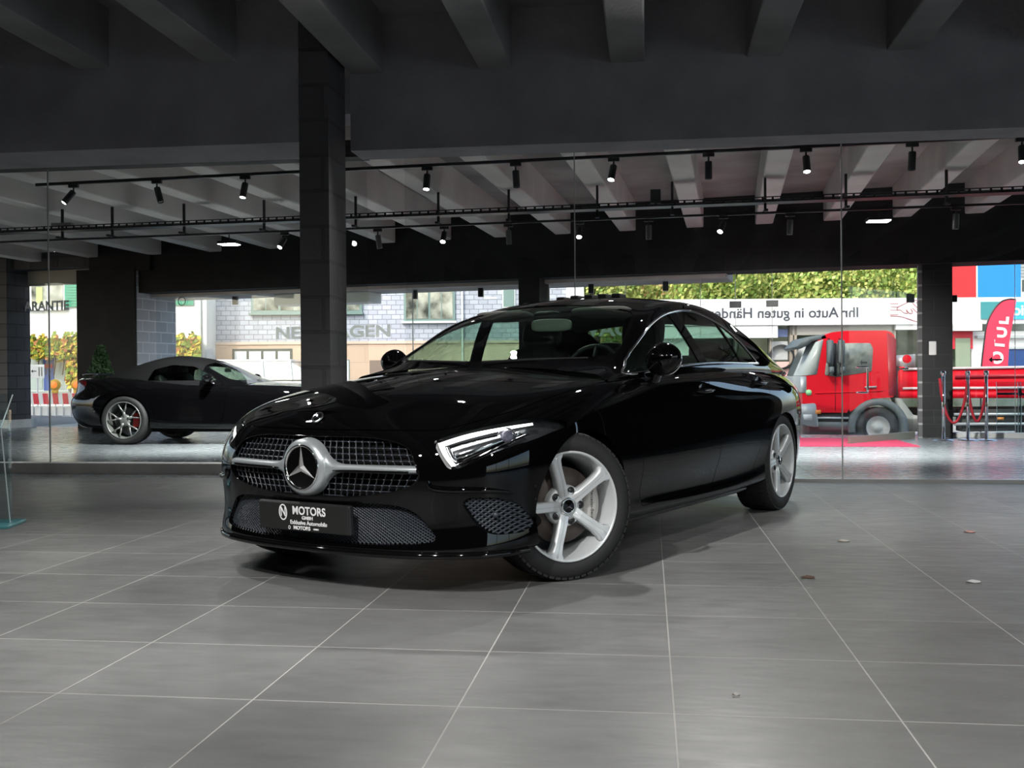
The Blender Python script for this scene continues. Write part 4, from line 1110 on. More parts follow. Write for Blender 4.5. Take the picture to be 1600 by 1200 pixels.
    sw = region(rounded([(.28, .90), (.34, 1.06), (.60, 1.125), (.92, 1.10), (1.10, 1.02), (1.30, .90)], .03), 'yz', lambda P: .5-P[:, 0])
    top = lambda P: P[:, 1]-1.06
    for nm, flt, m in (('soft_top', 'in', mat('soft_top_fabric', (.006, .006, .0065), .9, spec=.1)), ('windscreen_frame', 'out', mPaint)):
        q = dupbm(g); cut(q, lambda P: P[:, 1]-1.06, flt)
        for F in (ws, sw): e = cut(q, F); lip(q, e, .012)
        obj(nm, mirrored(q), m, root, smooth=50)
    q = dupbm(g); cut(q, ws, 'in'); obj('windscreen', mirrored(q), gWind, root, smooth=True)
    q = dupbm(g); cut(q, sw, 'in'); q2 = mirrored(q, False); gd = glass('dark_side_glass', (.35, .42, .38), .9); obj('side_window', q, gd, root, smooth=True); obj('side_window', q2, gd, root, smooth=True)
    TR = Matrix.Translation
    for sx in (-1, 1):
        s = bmesh.new(); cushion(s, .46, .16, .62, TR((sx*.36, .38, .72)) @ Matrix.Rotation(.25, 4, 'X')); o = obj('seat', s, mLeather, root, smooth=True)
        s = bmesh.new(); cushion(s, .22, .10, .20, TR((sx*.36, .30, 1.03))); obj('headrest', s, mat('grey_leather', (.10, .10, .10), .5), o, smooth=True)
        s = bmesh.new(); bmesh.ops.create_uvsphere(s, u_segments=20, v_segments=12, radius=1)
        for v in s.verts: v.co = Vector((sx*.93+v.co.x*.10, 1.25+v.co.y*.07, .93+v.co.z*.065))
        tube(s, [(sx*.80, 1.27, .86), (sx*.88, 1.26, .91)], .02, 8); obj('door_mirror', s, mPaint, root, smooth=True)
    s = bmesh.new(); cushion(s, 1.3, .4, .25, TR((0, 1.38, .76))); obj('dashboard', s, mPlastB, root, smooth=True)
    s = bmesh.new(); Mw = TR((.36, 1.12, .88)) @ Matrix.Rotation(-1.2, 4, 'X'); s_ = tube(s, [Mw @ Vector((.17*cos(a), .17*sin(a), 0)) for a in np.linspace(0, 2*pi, 25)[:-1]], .014, 8, closed=True); obj('steering_wheel', s, mPlastB, root, smooth=True)
    s = bmesh.new(); cushion(s, .22, .03, .06, TR((0, 1.16, 1.05))); obj('interior_mirror', s, mPlastB, root, smooth=True)
    s = bmesh.new(); box(s, -.66, .66, -.62, 2.9, .17, .24); obj('underbody', s, mDark, root)
    s = bmesh.new(); box(s, -.56, .56, -.5, 3.0, .24, .62); obj('chassis', s, mDark, root)
    s = bmesh.new(); tube(s, catmull([(-.50, -.88, .985), (-.3, -.93, 1.0), (0, -.95, 1.005), (.3, -.93, 1.0), (.50, -.88, .985)], 5), .016, 8); obj('boot_lip', s, mPaint, root, smooth=True)
    mW2 = mat('shadow_silver_wheel', (.22, .23, .22), .4, .5)
    mRed = mat('red_caliper', (.35, .01, .01), .4)
    for sx in (-1, 1):
        for yc in (0, 2.51):
            w = empty('wheel'); w.parent = root; w.location = (sx*.94, yc, .345); w.rotation_euler = (0, 0, 0 if sx > 0 else pi)
            bm = tyre_bm(.345, .262, .30, 64)
            for v in bm.verts: v.co.x -= .15
            obj('tyre', bm, mTyre, w, smooth=35)
            bm = bmesh.new(); lathe(bm, [(.262, -.012), (.264, 0), (.254, .003), (.250, -.015), (.235, -.08), (.235, -.28)], 56, 'X'); ro = obj('wheel_rim', bm, mW2, w, smooth=40)
            bm = bmesh.new()
            for k in range(5):
                a0 = 2*pi*k/5+.1
                P = lambda r, a, x: Vector((x, -r*sin(a), r*cos(a)))
                tube(bm, [P(.05, a0, -.05), P(.12, a0, -.045)], [.024, .018], 8)
                for s_ in (-1, 1): tube(bm, [P(.11, a0, -.045), P(.16, a0+s_*.20, -.035), P(.252, a0+s_*.26, -.02)], [.014, .011, .011], 8)
            lathe(bm, [(.0005, -.03), (.05, -.035), (.08, -.05), (.08, -.09)], 30, 'X'); obj('spokes', bm, mW2, ro, smooth=40)
            bm = bmesh.new(); box(bm, -.12, -.07, .11, .20, -.10, .10, None, .01)
            if sx > 0:
                for v in bm.verts: v.co.y *= 1
            obj('brake_caliper', bm, mRed, w)
            bm = bmesh.new(); lathe(bm, [(.08, -.10), (.18, -.10), (.18, -.13), (.08, -.13)], 40, 'X'); obj('brake_disc', bm, mat('dark_disc', (.05, .05, .05), .5, .6), w)
    return root
roadster()

# ================================================================== ceiling fittings
TA, TB = Vector((-6.55, 10.72, 3.03)), Vector((4.4, 9.85, 3.03))
UA, UB = Vector((-8.9, 13.3, 2.84)), Vector((6.0, 12.05, 2.84))
def on_line(A, B, px):
    r = fw + rt*((px-800)/FPX); d = B-A; t = (r.x*A.y-r.y*A.x)/(r.y*d.x-r.x*d.y); return A+d*t
def along(A, B, w, h, name, m, parent=None, off=(0, 0, 0)):
    d = (B-A); M_ = frame(A+Vector(off), d, (0, 0, 1)); bm = bmesh.new(); box(bm, 0, d.length, -h/2, h/2, -w/2, w/2, M_); return obj(name, bm, m, parent)
o = along(TA, TB, .035, .030, 'lighting_track', mMetalB); tag(o, 'black ceiling lighting track nearest the glass partition', 'light track')
u = along(UA, UB, .035, .025, 'lighting_track', mMetalB, off=(0, 0, -.06)); tag(u, 'black lighting track slung under the cable tray', 'light track')
# cable tray with hangers
tr = empty('cable_tray', UA); tag(tr, 'long black perforated cable tray hung below the ribs of the rear hall', 'cable tray')
d = (UB-UA); M_ = frame((0, 0, 0), d, (0, 0, 1)); bm = bmesh.new(); L_ = d.length
box(bm, 0, L_, .05, .055, -.10, .10, M_); obj('tray_floor', bm, mMetalB, tr)
for s_ in (-1, 1):
    bm = bmesh.new(); box(bm, 0, L_, .05, .062, s_*.10-.003, s_*.10+.003, M_); box(bm, 0, L_, .100, .112, s_*.10-.003, s_*.10+.003, M_)
    x = 0
    while x < L_: box(bm, x, x+.025, .06, .102, s_*.10-.003, s_*.10+.003, M_); x += .11
    obj('tray_side', bm, mMetalB, tr)
for yy, r_ in ((-.02, .018), (.03, .012), (.065, .014)):
    bm = bmesh.new(); tube(bm, [M_ @ Vector((0, .075-.0*yy, yy)), M_ @ Vector((L_, .075, yy))], r_, 6); obj('cable', bm, mat('cable_grey', (.09, .09, .09), .6), tr)
for px in (-40, 100, 178, 290, 415, 558, 687, 797, 935, 1052, 1197, 1323, 1480, 1640):
    p = on_line(UA, UB, px)-UA; bm = bmesh.new(); box(bm, p.x-.014, p.x+.014, p.y-.014, p.y+.014, -.05, .345); box(bm, p.x-.02, p.x+.02, p.y-.13, p.y+.13, -.055, -.03); obj('hanger', bm, mMetalB, tr)
mLit = mat('lit_lamp_lens', (1, 1, 1), .3, emis=(1, .99, .96), es=30)
def spot(A, B, px, lit, tilt, idx, zo=-.015, where='near track', lab=None, side=''):
    p = on_line(A, B, px)+Vector((0, 0, zo)); o = empty('track_spotlight', p)
    tag(o, lab, 'spotlight', group='spotlights on the ceiling tracks')
    bm = bmesh.new(); box(bm, -.055, .055, -.017, .017, -.035, 0, None, .004); obj('adapter', bm, mMetalB, o)
    bm = bmesh.new(); tube(bm, [(0, 0, -.035), (0, 0, -.075)], .009, 8); obj('stem', bm, mMetalB, o)
    M_ = Matrix.Translation((0, 0, -.075)) @ Matrix.Rotation(tilt[0], 4, 'X') @ Matrix.Rotation(tilt[1], 4, 'Y')
    bm = bmesh.new(); lathe(bm, [(.0005, .0), (.030, -.002), (.034, -.01), (.034, -.165), (.031, -.17), (.028, -.160)], 24, 'Z', M_); bo = obj('lamp_body', bm, mMetalB if A is TA else mat('grey_metal', (.12, .12, .12), .4, .5) if not lit else mMetalB, o, smooth=35)
    bm = bmesh.new(); lathe(bm, [(.0005, -.168), (.029, -.163)], 20, 'Z', M_); obj('lens', bm, mLit if lit else mat('dark_lens', (.05, .05, .05), .1), bo)
    if lit:
        q = M_ @ Vector((0, 0, -.19)); dr = (M_ @ Vector((0, 0, -1)))-(M_ @ Vector((0, 0, 0)))
        l = light('SPOT', 'spot_beam', tuple(p+q), 55, (1, .98, .95), .028, spot=70, blend=.6, target=tuple(p+q+dr))
        l.parent = None
for i, (px, lit, tl, lab) in enumerate([(118, 1, (-.5, .45), 'lit track spotlight at the left end of the near track'), (248, 0, (-.1, -.3), 'unlit black spotlight on the near track, between the two lit ones left of the column'),
        (386, 1, (-.35, .05), 'lit track spotlight just left of the brick column'), (670, 1, (-.35, .0), 'lit track spotlight first to the right of the column on the near track'),
        (808, 0, (0, -.05), 'unlit spotlight on the near track above the car windscreen'), (961, 1, (-.45, .15), 'lit track spotlight right of the middle glass joint, above the car roof'),
        (1109, 0, (.05, 0), 'unlit spotlight on the near track above the car boot'), (1261, 1, (-.4, 0), 'lit spotlight on the near track just left of the right glass joint'),
        (1427, 0, (.05, .03), 'unlit long black spotlight on the near track above the right pier'), (1598, 1, (-.4, .1), 'lit spotlight cut by the right edge of the picture')]):
    spot(TA, TB, px, lit, tl, i, lab=lab)
for i, (px, lit, tl, lab) in enumerate([(447, 1, (-.7, .2), 'lit spotlight under the cable tray just left of the column'), (592, 0, (.0, -.15), 'unlit grey spotlight under the cable tray, first right of the column'), (696, 1, (-.7, .0), 'lit spotlight under the cable tray below a lit one of the near track'),
        (796, 0, (.0, -.05), 'unlit grey spotlight under the tray above the car windscreen'), (907, 1, (-.7, 0), 'lit spotlight under the cable tray at the middle glass joint'), (1015, 0, (0, 0), 'unlit grey spotlight under the tray beside the small black box'),
        (1132, 1, (-.7, .3), 'lit spotlight under the cable tray above the rear of the car'), (1236, 0, (0, .05), 'unlit grey spotlight under the tray left of the right glass joint'), (1495, 0, (0, .05), 'unlit grey spotlight under the tray near the right edge')]):
    spot(UA, UB, px, lit, tl, i, zo=-.075, lab=lab)
for px, lab in ((360, 'bright flat LED floodlight hanging on the left below the tray'), (1374, 'bright flat LED floodlight hanging on the right below the tray')):
    p = on_line(UA, UB, px)+Vector((0, 0, -.075)); o = empty('led_floodlight', p); tag(o, lab, 'floodlight', group='LED floodlights')
    bm = bmesh.new(); tube(bm, [(0, 0, 0), (-.0, 0, -.09)], .008, 8); obj('bracket', bm, mMetalB, o)
    bm = bmesh.new(); box(bm, -.13, .13, -.10, .10, -.125, -.09, None, .008); b = obj('housing', bm, mMetalB, o)
    bm = bmesh.new(); box(bm, -.115, .115, -.09, .09, -.130, -.124); obj('led_panel', bm, mLit, b)
    light('SPOT', 'flood_beam', tuple(p+Vector((0, 0, -.15))), 900, (1, .99, .97), .08, spot=130, blend=.9, target=tuple(p+Vector((-.5, 1.5, -2.8))))
p = on_line(UA, UB, 1026); tag(obj('junction_box', BX(-.06, .06, -.04, .04, .10, .26, None, .005), mMetalB, loc=tuple(p)), 'small black box standing on the cable tray above the car roof', 'junction box')
p = on_line(UA, UB, 100); tag(obj('tray_ballast', BX(-.14, .14, -.04, .04, .115, .16, None, .005), mat('pale_grey_box', (.3, .3, .3), .6), loc=tuple(p)), 'pale grey slim box lying on the tray at far left', 'ballast')
p0 = fac(1); 
for px, lab in ((347, 'small black spotlight under the soffit behind the roadster windscreen'), (633, 'small black spotlight under the soffit, first right of the column'), (738, 'small black spotlight under the soffit left of the thin middle pier'), (914, 'small black spotlight under the soffit right of the middle glass joint'), (1033, 'small black spotlight under the soffit before the yellow trees')):
    p = fac(px)+fn*.45; tag(obj('soffit_spotlight', BX(-.045, .045, -.045, .045, -.15, 0, None, .006), mMetalB, loc=(p.x, p.y, 2.44)), lab, 'spotlight', group='spotlights under the shopfront soffit')
a, b = fac(415), fac(566); M_ = FM(a+fn*.3)
bm = bmesh.new(); box(bm, 0, (b-a).length, 0, .5, 2.25, 2.44, M_, .01); tag(obj('sign_box', bm, mat('sign_box_white', (.72, .72, .68), .5)), 'long white sign box hanging outside the shopfront behind the column', 'sign box')

# ================================================================== shopfront lettering, door, stands
def vinyl(c):
    def f(t, b):
        tl = t.nodes.new('ShaderNodeBsdfTranslucent'); tl.inputs[0].default_value = (*c, 1); mx = t.nodes.new('ShaderNodeMixShader'); mx.inputs[0].default_value = .85
        o = [n for n in t.nodes if n.type == 'OUTPUT_MATERIAL'][0]; t.links.new(b.outputs[0], mx.inputs[1]); t.links.new(tl.outputs[0], mx.inputs[2]); t.links.new(mx.outputs[0], o.inputs[0])
    return f
mVin = mat('vinyl_lettering', (.95, .93, .86), .6, build=vinyl((.98, .96, .88)))
mVinG = mat('grey_vinyl', (.6, .6, .58), .6, build=vinyl((.5, .5, .48)))
def facade_text(txt, px, z, size, m, lab, align='LEFT', sx=1.0, off=.12, tilt=.0):
    a = fac(px)+fn*off; M_ = frame(Vector((a.x, a.y, z)), fd, (0, 0, 1)) @ Matrix.Rotation(tilt, 4, 'Z')
    t = text_mesh(txt, size, .001, M_, 'window_lettering', m, None, bold=.009, sx=sx, align=align); tag(t, lab, 'lettering'); return t
facade_text('NEUWAGEN', 425, 1.72, .285, mVin, 'white vinyl word on the shopfront glass, crossed by the column', sx=1.40)
facade_text('WAGEN', 898, 1.66, .285, mVin, 'white vinyl letters on the glass seen through the car rear window', sx=1.30)
facade_text('GARANTIE', 102, 2.35, .25, mVinG, 'grey vinyl word on the glass over the white house at far left', align='RIGHT', sx=1.05, off=.12)
# black ring sticker on the glass in front of the green shutter
p = fac(279)+fn*.12; bm = bmesh.new(); lathe(bm, [(.07, 0), (.085, 0), (.085, .002), (.07, .002)], 32, 'Z', frame((p.x, p.y, 2.36), fd, (0, 0, 1)))
text_ = obj('glass_sticker', bm, mMetalB); tag(text_, 'round black ring sticker on the glass before the green shutter', 'sticker')
# door leaf (stands ajar), with rail, pull handle and arrow sticker
h0 = Vector((3.75, 15.75, 0)); h1 = Vector((2.62, 14.45, 0)); dd = (h1-h0); L_ = dd.length
D1 = frame(h0, dd, (0, 0, 1))
do = empty('door_1', h0); tag(do, kind='structure')
loc_ = lambda bm: bm
def dpart(n, x0, x1, z0, z1, t, m, par=do, bev=0):
    bm = bmesh.new(); box(bm, x0, x1, z0, z1, -t, t, D1, bev)
    for v in bm.verts: v.co -= h0
    return obj(n, bm, m, par)
dpart('door_pane', 0.02, L_-.01, .10, 2.08, .005, gFac); dpart('bottom_rail', 0, L_, .005, .10, .02, mat('bronze_rail', (.25, .24, .20), .4, .6)); dpart('patch_fitting', .0, .16, 1.94, 2.06, .02, mMetalB)
def dtube(n, pts, r, m):
    bm = bmesh.new(); tube(bm, [D1 @ Vector(p)-h0 for p in pts], r, 10); return obj(n, bm, m, do, smooth=True)
hx = L_*.80
dtube('door_handle', catmull([(hx+.16, .68, -.005), (hx, .68, -.06), (hx-.005, .72, -.07), (hx-.005, .98, -.07), (hx, 1.02, -.06), (hx+.16, 1.02, -.005)], 4), .014, mChrome)
def arrow(px, z, par, off=.0, name='arrow_sticker', P=None):
    a = P if P is not None else fac(px)+fn*(.14); M_ = frame(Vector((a.x, a.y, z)), fd, (0, 0, 1)) if P is None else P
    bm = bmesh.new(); prism(bm, [(-.09, 0), (-.04, .045), (-.04, .012), (.09, .012), (.09, -.012), (-.04, -.012), (-.04, -.045)], M_ @ Matrix.Translation((0, 0, .002)), .001)
    return obj(name, bm, mMetalB, par)
for px, z, lab in ((1410, 1.0, 'small black arrow sticker on the glass beside the door'), (1557, 1.12, 'small black arrow sticker on the glass before the red flag')):
    o = arrow(px, z, None); tag(o, lab, 'sticker')
o = arrow(1338, 1.03, None, P=frame(D1 @ Vector((L_*.78, 1.08, .006)), -dd, (0, 0, 1))); tag(o, 'small black arrow sticker on the door pane above the handle', 'sticker')
for i, px in enumerate((1148, 1206, 1487)):
    p = fac(px)+fn*.15; tag(obj('trim_%d' % (110+i), BX(-.09, .09, -.02, .02, -.05, .05, None, .004), mMetalB, loc=(p.x, p.y, 2.02)), kind='structure')
p = fac(1456)-fn*.205; it = tag(obj('intercom', BX(-.05, .05, -.02, .0, -.10, .10, FM(p), .012), mWhite), 'white intercom box mounted on the black pier', 'intercom')
it.location = (0, 0, 1.29)
tag(obj('red_carpet', ngon([(.9, 14.0), (3.40, 13.95), (3.42, 15.55), (1.2, 15.95)], .001, .009), mat('red_carpet_pile', (.42, .02, .07), .95)), 'flat red entrance carpet on the floor inside the door', 'carpet')
# rope stanchions
posts = []
for px, lab in ((1474, 'chrome rope post standing in front of the black pier'), (1512, 'chrome rope post in the middle of the rope line'), (1541, 'chrome rope post at the right end of the rope line')):
    g = ground(px, 681); g.y = min(g.y, 16.0); g = Vector((g.x*.97, g.y*.97, 0)) if False else g
    r = fw+rt*((px-800)/FPX); t = 15.6/r.y; g = Vector((r.x*t, 15.35-.0*px, 0)); g.x = r.x*(15.35/r.y)
    o = empty('rope_stanchion', g); tag(o, lab, 'rope post', group='rope stanchions by the entrance'); posts.append(g)
    bm = bmesh.new(); lathe(bm, [(.0005, .022), (.05, .020), (.13, .008), (.135, 0)], 32); obj('base', bm, mChrome, o, smooth=True)
    bm = bmesh.new(); lathe(bm, [(.022, .015), (.022, .94)], 20, caps=True); obj('pole', bm, mChrome, o, smooth=35)
    bm = bmesh.new(); lathe(bm, [(.022, .90), (.034, .905), (.034, .94), (.028, .96), (.0005, .965)], 20); obj('top_cap', bm, mChrome, o, smooth=35)
mRope = mat('red_velvet_rope', (.30, .005, .015), .8)
for (A_, B_, dp, lab) in ((posts[0]+Vector((-.05, 0, 0)), posts[1], .62, 'red velvet rope sagging between the first two rope posts'), (posts[1], posts[2], .60, 'red velvet rope sagging steeply before the right rope post')):
    pts = []
    for i in range(17):
        t = i/16; p = A_.lerp(B_, t); p.z = .86-dp*(1-(2*t-1)**2)**.75; pts.append(p)
    bm = bmesh.new(); tube(bm, pts, .018, 10); tag(obj('velvet_rope', bm, mRope, smooth=True), lab, 'rope', group='red velvet ropes')
# acrylic brochure stands
gAc = glass('clear_acrylic', (.86, .92, .93), 1.0, ior=1.5); mAcE = mat('acrylic_edge', (.75, .85, .86), .25, 0, .6)
mTeal = mat('teal_acrylic_edge', (.10, .33, .36), .2, 0, .6)
def brochure_stand(loc, rz, s, lab, edge):
    o = empty('brochure_stand', loc, rz); tag(o, lab, 'brochure stand', group='clear acrylic brochure stands')
    bm = bmesh.new(); box(bm, -.20*s, .20*s, -.16*s, .16*s, 0, .02, None, .004); obj('base_plate', bm, edge, o)
    bm = bmesh.new(); box(bm, -.165*s, -.155*s, -.02, .02, .02, .70*s); box(bm, .155*s, .165*s, -.02, .02, .02, .70*s); box(bm, -.165*s, .165*s, -.004, .004, .02, .70*s); obj('upright', bm, gAc, o)
    bm = bmesh.new()
    for z in (.70, ): 
        M_ = Matrix.Translation((0, -.06*s, z*s)) @ Matrix.Rotation(.75, 4, 'X'); box(bm, -.17*s, .17*s, -.14*s, .14*s, -.003, .003, M_)
        box(bm, -.17*s, .17*s, -.145*s, -.135*s, -.003, .04, M_)
    obj('display_tray', bm, gAc, o)
    bm = bmesh.new()
    for sx in (-1, 1): tube(bm, [(sx*.165*s, -.165*s, .60*s), (sx*.165*s, .045*s, .79*s)], .004, 6); tube(bm, [(sx*.165*s, -.02, .02), (sx*.165*s, -.16*s, .60*s)], .0035, 6)
    obj('polished_edge', bm, mAcE, o)
g = at(1576, 660, 15.8); brochure_stand((g.x, g.y, 0), -.25, 1.0, 'clear acrylic brochure stand right of the rope posts', mAcE)
g = at(1610, 660, 15.4); brochure_stand((g.x, g.y, 0), -.25, 1.0, 'clear acrylic brochure stand cut by the right edge of the picture', mAcE)
g = ground(-27, 822); brochure_stand((g.x, g.y, 0), .25, 1.05, 'clear acrylic stand with teal base cut by the left edge', mTeal)
# potted conifer by the block pier, dead leaves on the floor
def leaves(bm, n, fn_, size, rnd):
    for _ in range(n):
        c = fn_(rnd); a = Vector((rnd.gauss(0, 1), rnd.gauss(0, 1), rnd.gauss(0, 1))).normalized(); b = a.orthogonal().normalized(); b.rotate(Matrix.Rotation(rnd.random()*6.28, 3, a)); c2 = a.cross(b); s = size*rnd.uniform(.6, 1.3)
        vs = [bm.verts.new(c+q) for q in (b*s, c2*s*.5+a*s*.15, -b*s*.9, -c2*s*.5+a*s*.15)]; bm.faces.new(vs)
rn = random.Random(3)
g = at(158, 600, 18.3); o = empty('potted_conifer', (g.x, g.y, 0)); tag(o, 'dark green potted conifer beside the black block pier, behind the roadster boot', 'plant')
bm = bmesh.new(); lathe(bm, [(.0005, 0), (.18, 0), (.22, .35), (.20, .35), (.0005, .32)], 28); obj('pot', bm, mat('dark_pot', (.03, .03, .03), .6), o, smooth=40)
bm = bmesh.new(); tube(bm, [(0, 0, .3), (0, 0, 1.45)], [.03, .008], 8); obj('stem', bm, mat('bark', (.08, .05, .03), .9), o)
bm = bmesh.new(); leaves(bm, 2600, lambda r: (lambda z, a, q: Vector((cos(a)*q, sin(a)*q, z)))(*(lambda z: (z, r.random()*6.28, (.42*(1.55-z)/1.15+.03)*sqrt(r.random())))(r.uniform(.42, 1.5))), .045, rn); tag(obj('foliage', bm, mat('conifer_green', (.03, .075, .025), .6), o), kind='stuff')
for i, (px, py, col, lab) in enumerate([(1262, 903, 'brown', 'small brown dry leaf on the floor tiles right of the front wheel'), (1318, 846, 'pale', 'pale scrap on the floor tiles behind the brown leaf'), (1515, 832, 'pink', 'pinkish scrap on the tiles near the right edge'), (1521, 910, 'white', 'white scrap on the floor tiles at the far right'), (1150, 1087, 'grey', 'tiny pale speck on the tiles in the bottom foreground')]):
    g = ground(px, py, .002); bm = bmesh.new(); c_ = {'brown': (.10, .05, .03), 'pale': (.45, .42, .38), 'pink': (.5, .25, .22), 'white': (.6, .6, .6), 'grey': (.4, .38, .36)}[col]; s_ = .03 if i < 4 else .010
    pts = [(cos(a)*s_*(1+.5*(k % 2)), sin(a)*s_*.45*(1+.3*((k*7) % 3)), .004*(k % 3)) for k, a in enumerate(np.linspace(0, 2*pi, 9)[:-1])]
    v = [bm.verts.new(p) for p in pts]; w = [bm.verts.new((p[0], p[1], p[2]+.0015)) for p in pts]; bm.faces.new(v[::-1]); bm.faces.new(w)
    for k in range(8): bm.faces.new((v[k], v[(k+1) % 8], w[(k+1) % 8], w[k]))
    tag(obj('dry_leaf' if i == 0 else 'paper_scrap', bm, mat(col+'_scrap', c_, .8), loc=tuple(g)), lab, 'litter')
# ================================================================== outside
def plane_frame(o, rz=YAW):
    x = Vector((cos(rz), sin(rz), 0)); return frame(o, x, (0, 0, 1))
GA, GB = -.305, -.025
gz = lambda x: GA+GB*x
bm = bmesh.new(); v = [bm.verts.new((x, y, gz(x))) for x, y in ((-60, 15.0), (60, 15.0), (60, 130), (-60, 130))]; bm.faces.new(v)
S('ground_street', bm, mat('asphalt', (.22, .22, .22), .85, build=noise_col((.20, .20, .20), (.27, .27, .265), 3, 6, .2)))
bm = bmesh.new(); v = [bm.verts.new((x, y, gz(x)+.012)) for x, y in ((-26, 26.5), (16, 23.9), (16, 40), (-26, 40))]; bm.faces.new(v)
S('ground_pavement', bm, mat('paving_pale', (.42, .40, .37), .85, build=noise_col((.36, .34, .31), (.5, .48, .44), 4, 6, .2)))
# a helper working in the frame of a facade: x along the front (pixel), z up, y outwards to the viewer
class Front:
    def __init__(s, name, d, m, label, cat, px0, px1, ztop, zbase=-1.0, depth=6, rz=YAW*0+.0):
        s.d = d; s.o = at(px0, 585, d); s.o.z = 0; e = at(px1, 585, d)
        s.dir = Vector((e.x-s.o.x, e.y-s.o.y, 0)); s.w = s.dir.length; s.dir.normalize(); s.n = Vector((s.dir.y, -s.dir.x, 0))   # towards viewer
        s.root = empty(name, tuple(s.o)); s.root.rotation_euler = (0, 0, atan2(s.dir.y, s.dir.x)); tag(s.root, label, cat)
        s.box('wall', 0, s.w, 0, depth, zbase, ztop, m) if m else None
    def u(s, px): 
        r = fw+rt*((px-800)/FPX); t = (s.o.x*s.dir.y-s.o.y*s.dir.x)/(r.x*s.dir.y-r.y*s.dir.x); p = Vector((r.x*t, r.y*t, 0)); return (p-s.o).dot(s.dir)
    def z(s, py, px=800): return at(px, py, s.d).z
    def box(s, n, u0, u1, y0, y1, z0, z1, m, par=None, bev=0):
        return obj(n, BX(u0, u1, y0, y1, z0, z1, None, bev), m, par or s.root)
    def pbox(s, n, px0, py0, px1, py1, y0, y1, m, par=None, bev=0):
        return s.box(n, s.u(px0), s.u(px1), y0, y1, s.z(py1, (px0+px1)/2), s.z(py0, (px0+px1)/2), m, par, bev)
mPaneO = mat('window_reflecting_trees', (.2, .22, .15), .08, 0, .8, build=noise_col((.05, .055, .045), (.50, .50, .42), 2.2, 8, 0))  # mottled colour stands in for trees reflected in the panes
mPane = mat('dark_window_pane', (.05, .06, .06), .06, 0, .8)
mGreenF = mat('green_window_frame', (.16, .24, .22), .5)
mSlate = brick_mat('pale_slate_cladding', (.36, .38, .44), (.46, .48, .55), (.20, .21, .24), .26, .135, .010, .7, .22, noise=.3)
mSand = brick_mat('sandstone_base', (.55, .40, .30), (.62, .47, .36), (.45, .34, .27), 1.1, .45, .008, .85, .3)
mRender = mat('white_render', (.78, .78, .76), .9, build=noise_col((.72, .73, .71), (.82, .82, .80), 1.5, 5, .1))
mShut = mat('green_shutter', (.008, .26, .15), .5)
mCurt = mat('white_curtain', (.75, .78, .80), .9, build=noise_col((.5, .55, .58), (.85, .87, .88), 6, 3, 0, stretch=(6, 6, .3)))
# white house with green shutters
F = Front('white_house', 29, mRender, 'white rendered house with green shutters, across the street at far left', 'house', 10, 322, 6.0, -1, 3)
def window(F, px0, py0, px1, py1, n, fm, pm, bars=0, yo=-.06):
    f = F.pbox('window_frame', px0, py0, px1, py1, yo, .05, fm)
    w = px1-px0; t = max(1.4, min(4, w*.045))
    for k in range(n):
        a = px0+t+(w-t)*k/n; b = px0+(w-t)*(k+1)/n
        F.pbox('pane', a, py0+t, b, py1-t, yo-.012, yo-.002, pm, f)
        for q in range(bars): F.pbox('glazing_bar', a+(b-a)*(q+1)/(bars+1)-.6, py0+t, a+(b-a)*(q+1)/(bars+1)+.6, py1-t, yo-.02, yo-.01, fm, f)
    return f
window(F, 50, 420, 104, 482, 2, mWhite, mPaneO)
F.pbox('curtain', 60, 449, 70, 474, -.085, -.075, mat('yellow_curtain', (.5, .55, .25), .8))
def shutter(px0, px1, py0, py1):
    s_ = F.pbox('shutter', px0, py0, px1, py1, -.07, -.02, mShut); bm = bmesh.new(); u0, u1 = F.u(px0)+.06, F.u(px1)-.06; z = F.z(py1)+.1
    while z < F.z(py0)-.1: box(bm, u0, u1, -.085, -.07, z, z+.03); z += .075
    obj('louvre_slats', bm, mShut, s_)
shutter(104, 136, 400, 480); shutter(30, 43, 400, 480); shutter(270, 304, 400, 477)
F.pbox('sill', 46, 482, 108, 485, -.12, 0, mWhite)
F.box('downpipe', F.u(314), F.u(316.5), -.1, -.02, -1, 6, mat('zinc', (.4, .43, .44), .5))
F.box('corner_band', F.u(317.5), F.u(324), -.03, 0, -1, 6, mWhite)
shop = F.pbox('shop_window', 38, 556, 108, 612, -.05, .02, mat('grey_shop_frame', (.45, .5, .5), .5))
F.pbox('pane', 40, 558, 68, 608, -.065, -.05, mat('pale_shop_pane', (.35, .42, .42), .1), shop)
F.pbox('blue_door', 70, 557, 86, 610, -.065, -.05, mat('blue_door_paint', (.03, .08, .30), .4), shop); F.pbox('red_notice', 72, 569, 84, 575, -.075, -.065, mat('red_notice', (.5, .05, .05), .6), shop)
F.pbox('pane', 88, 557, 106, 608, -.065, -.05, mat('pale_shop_pane'), shop)
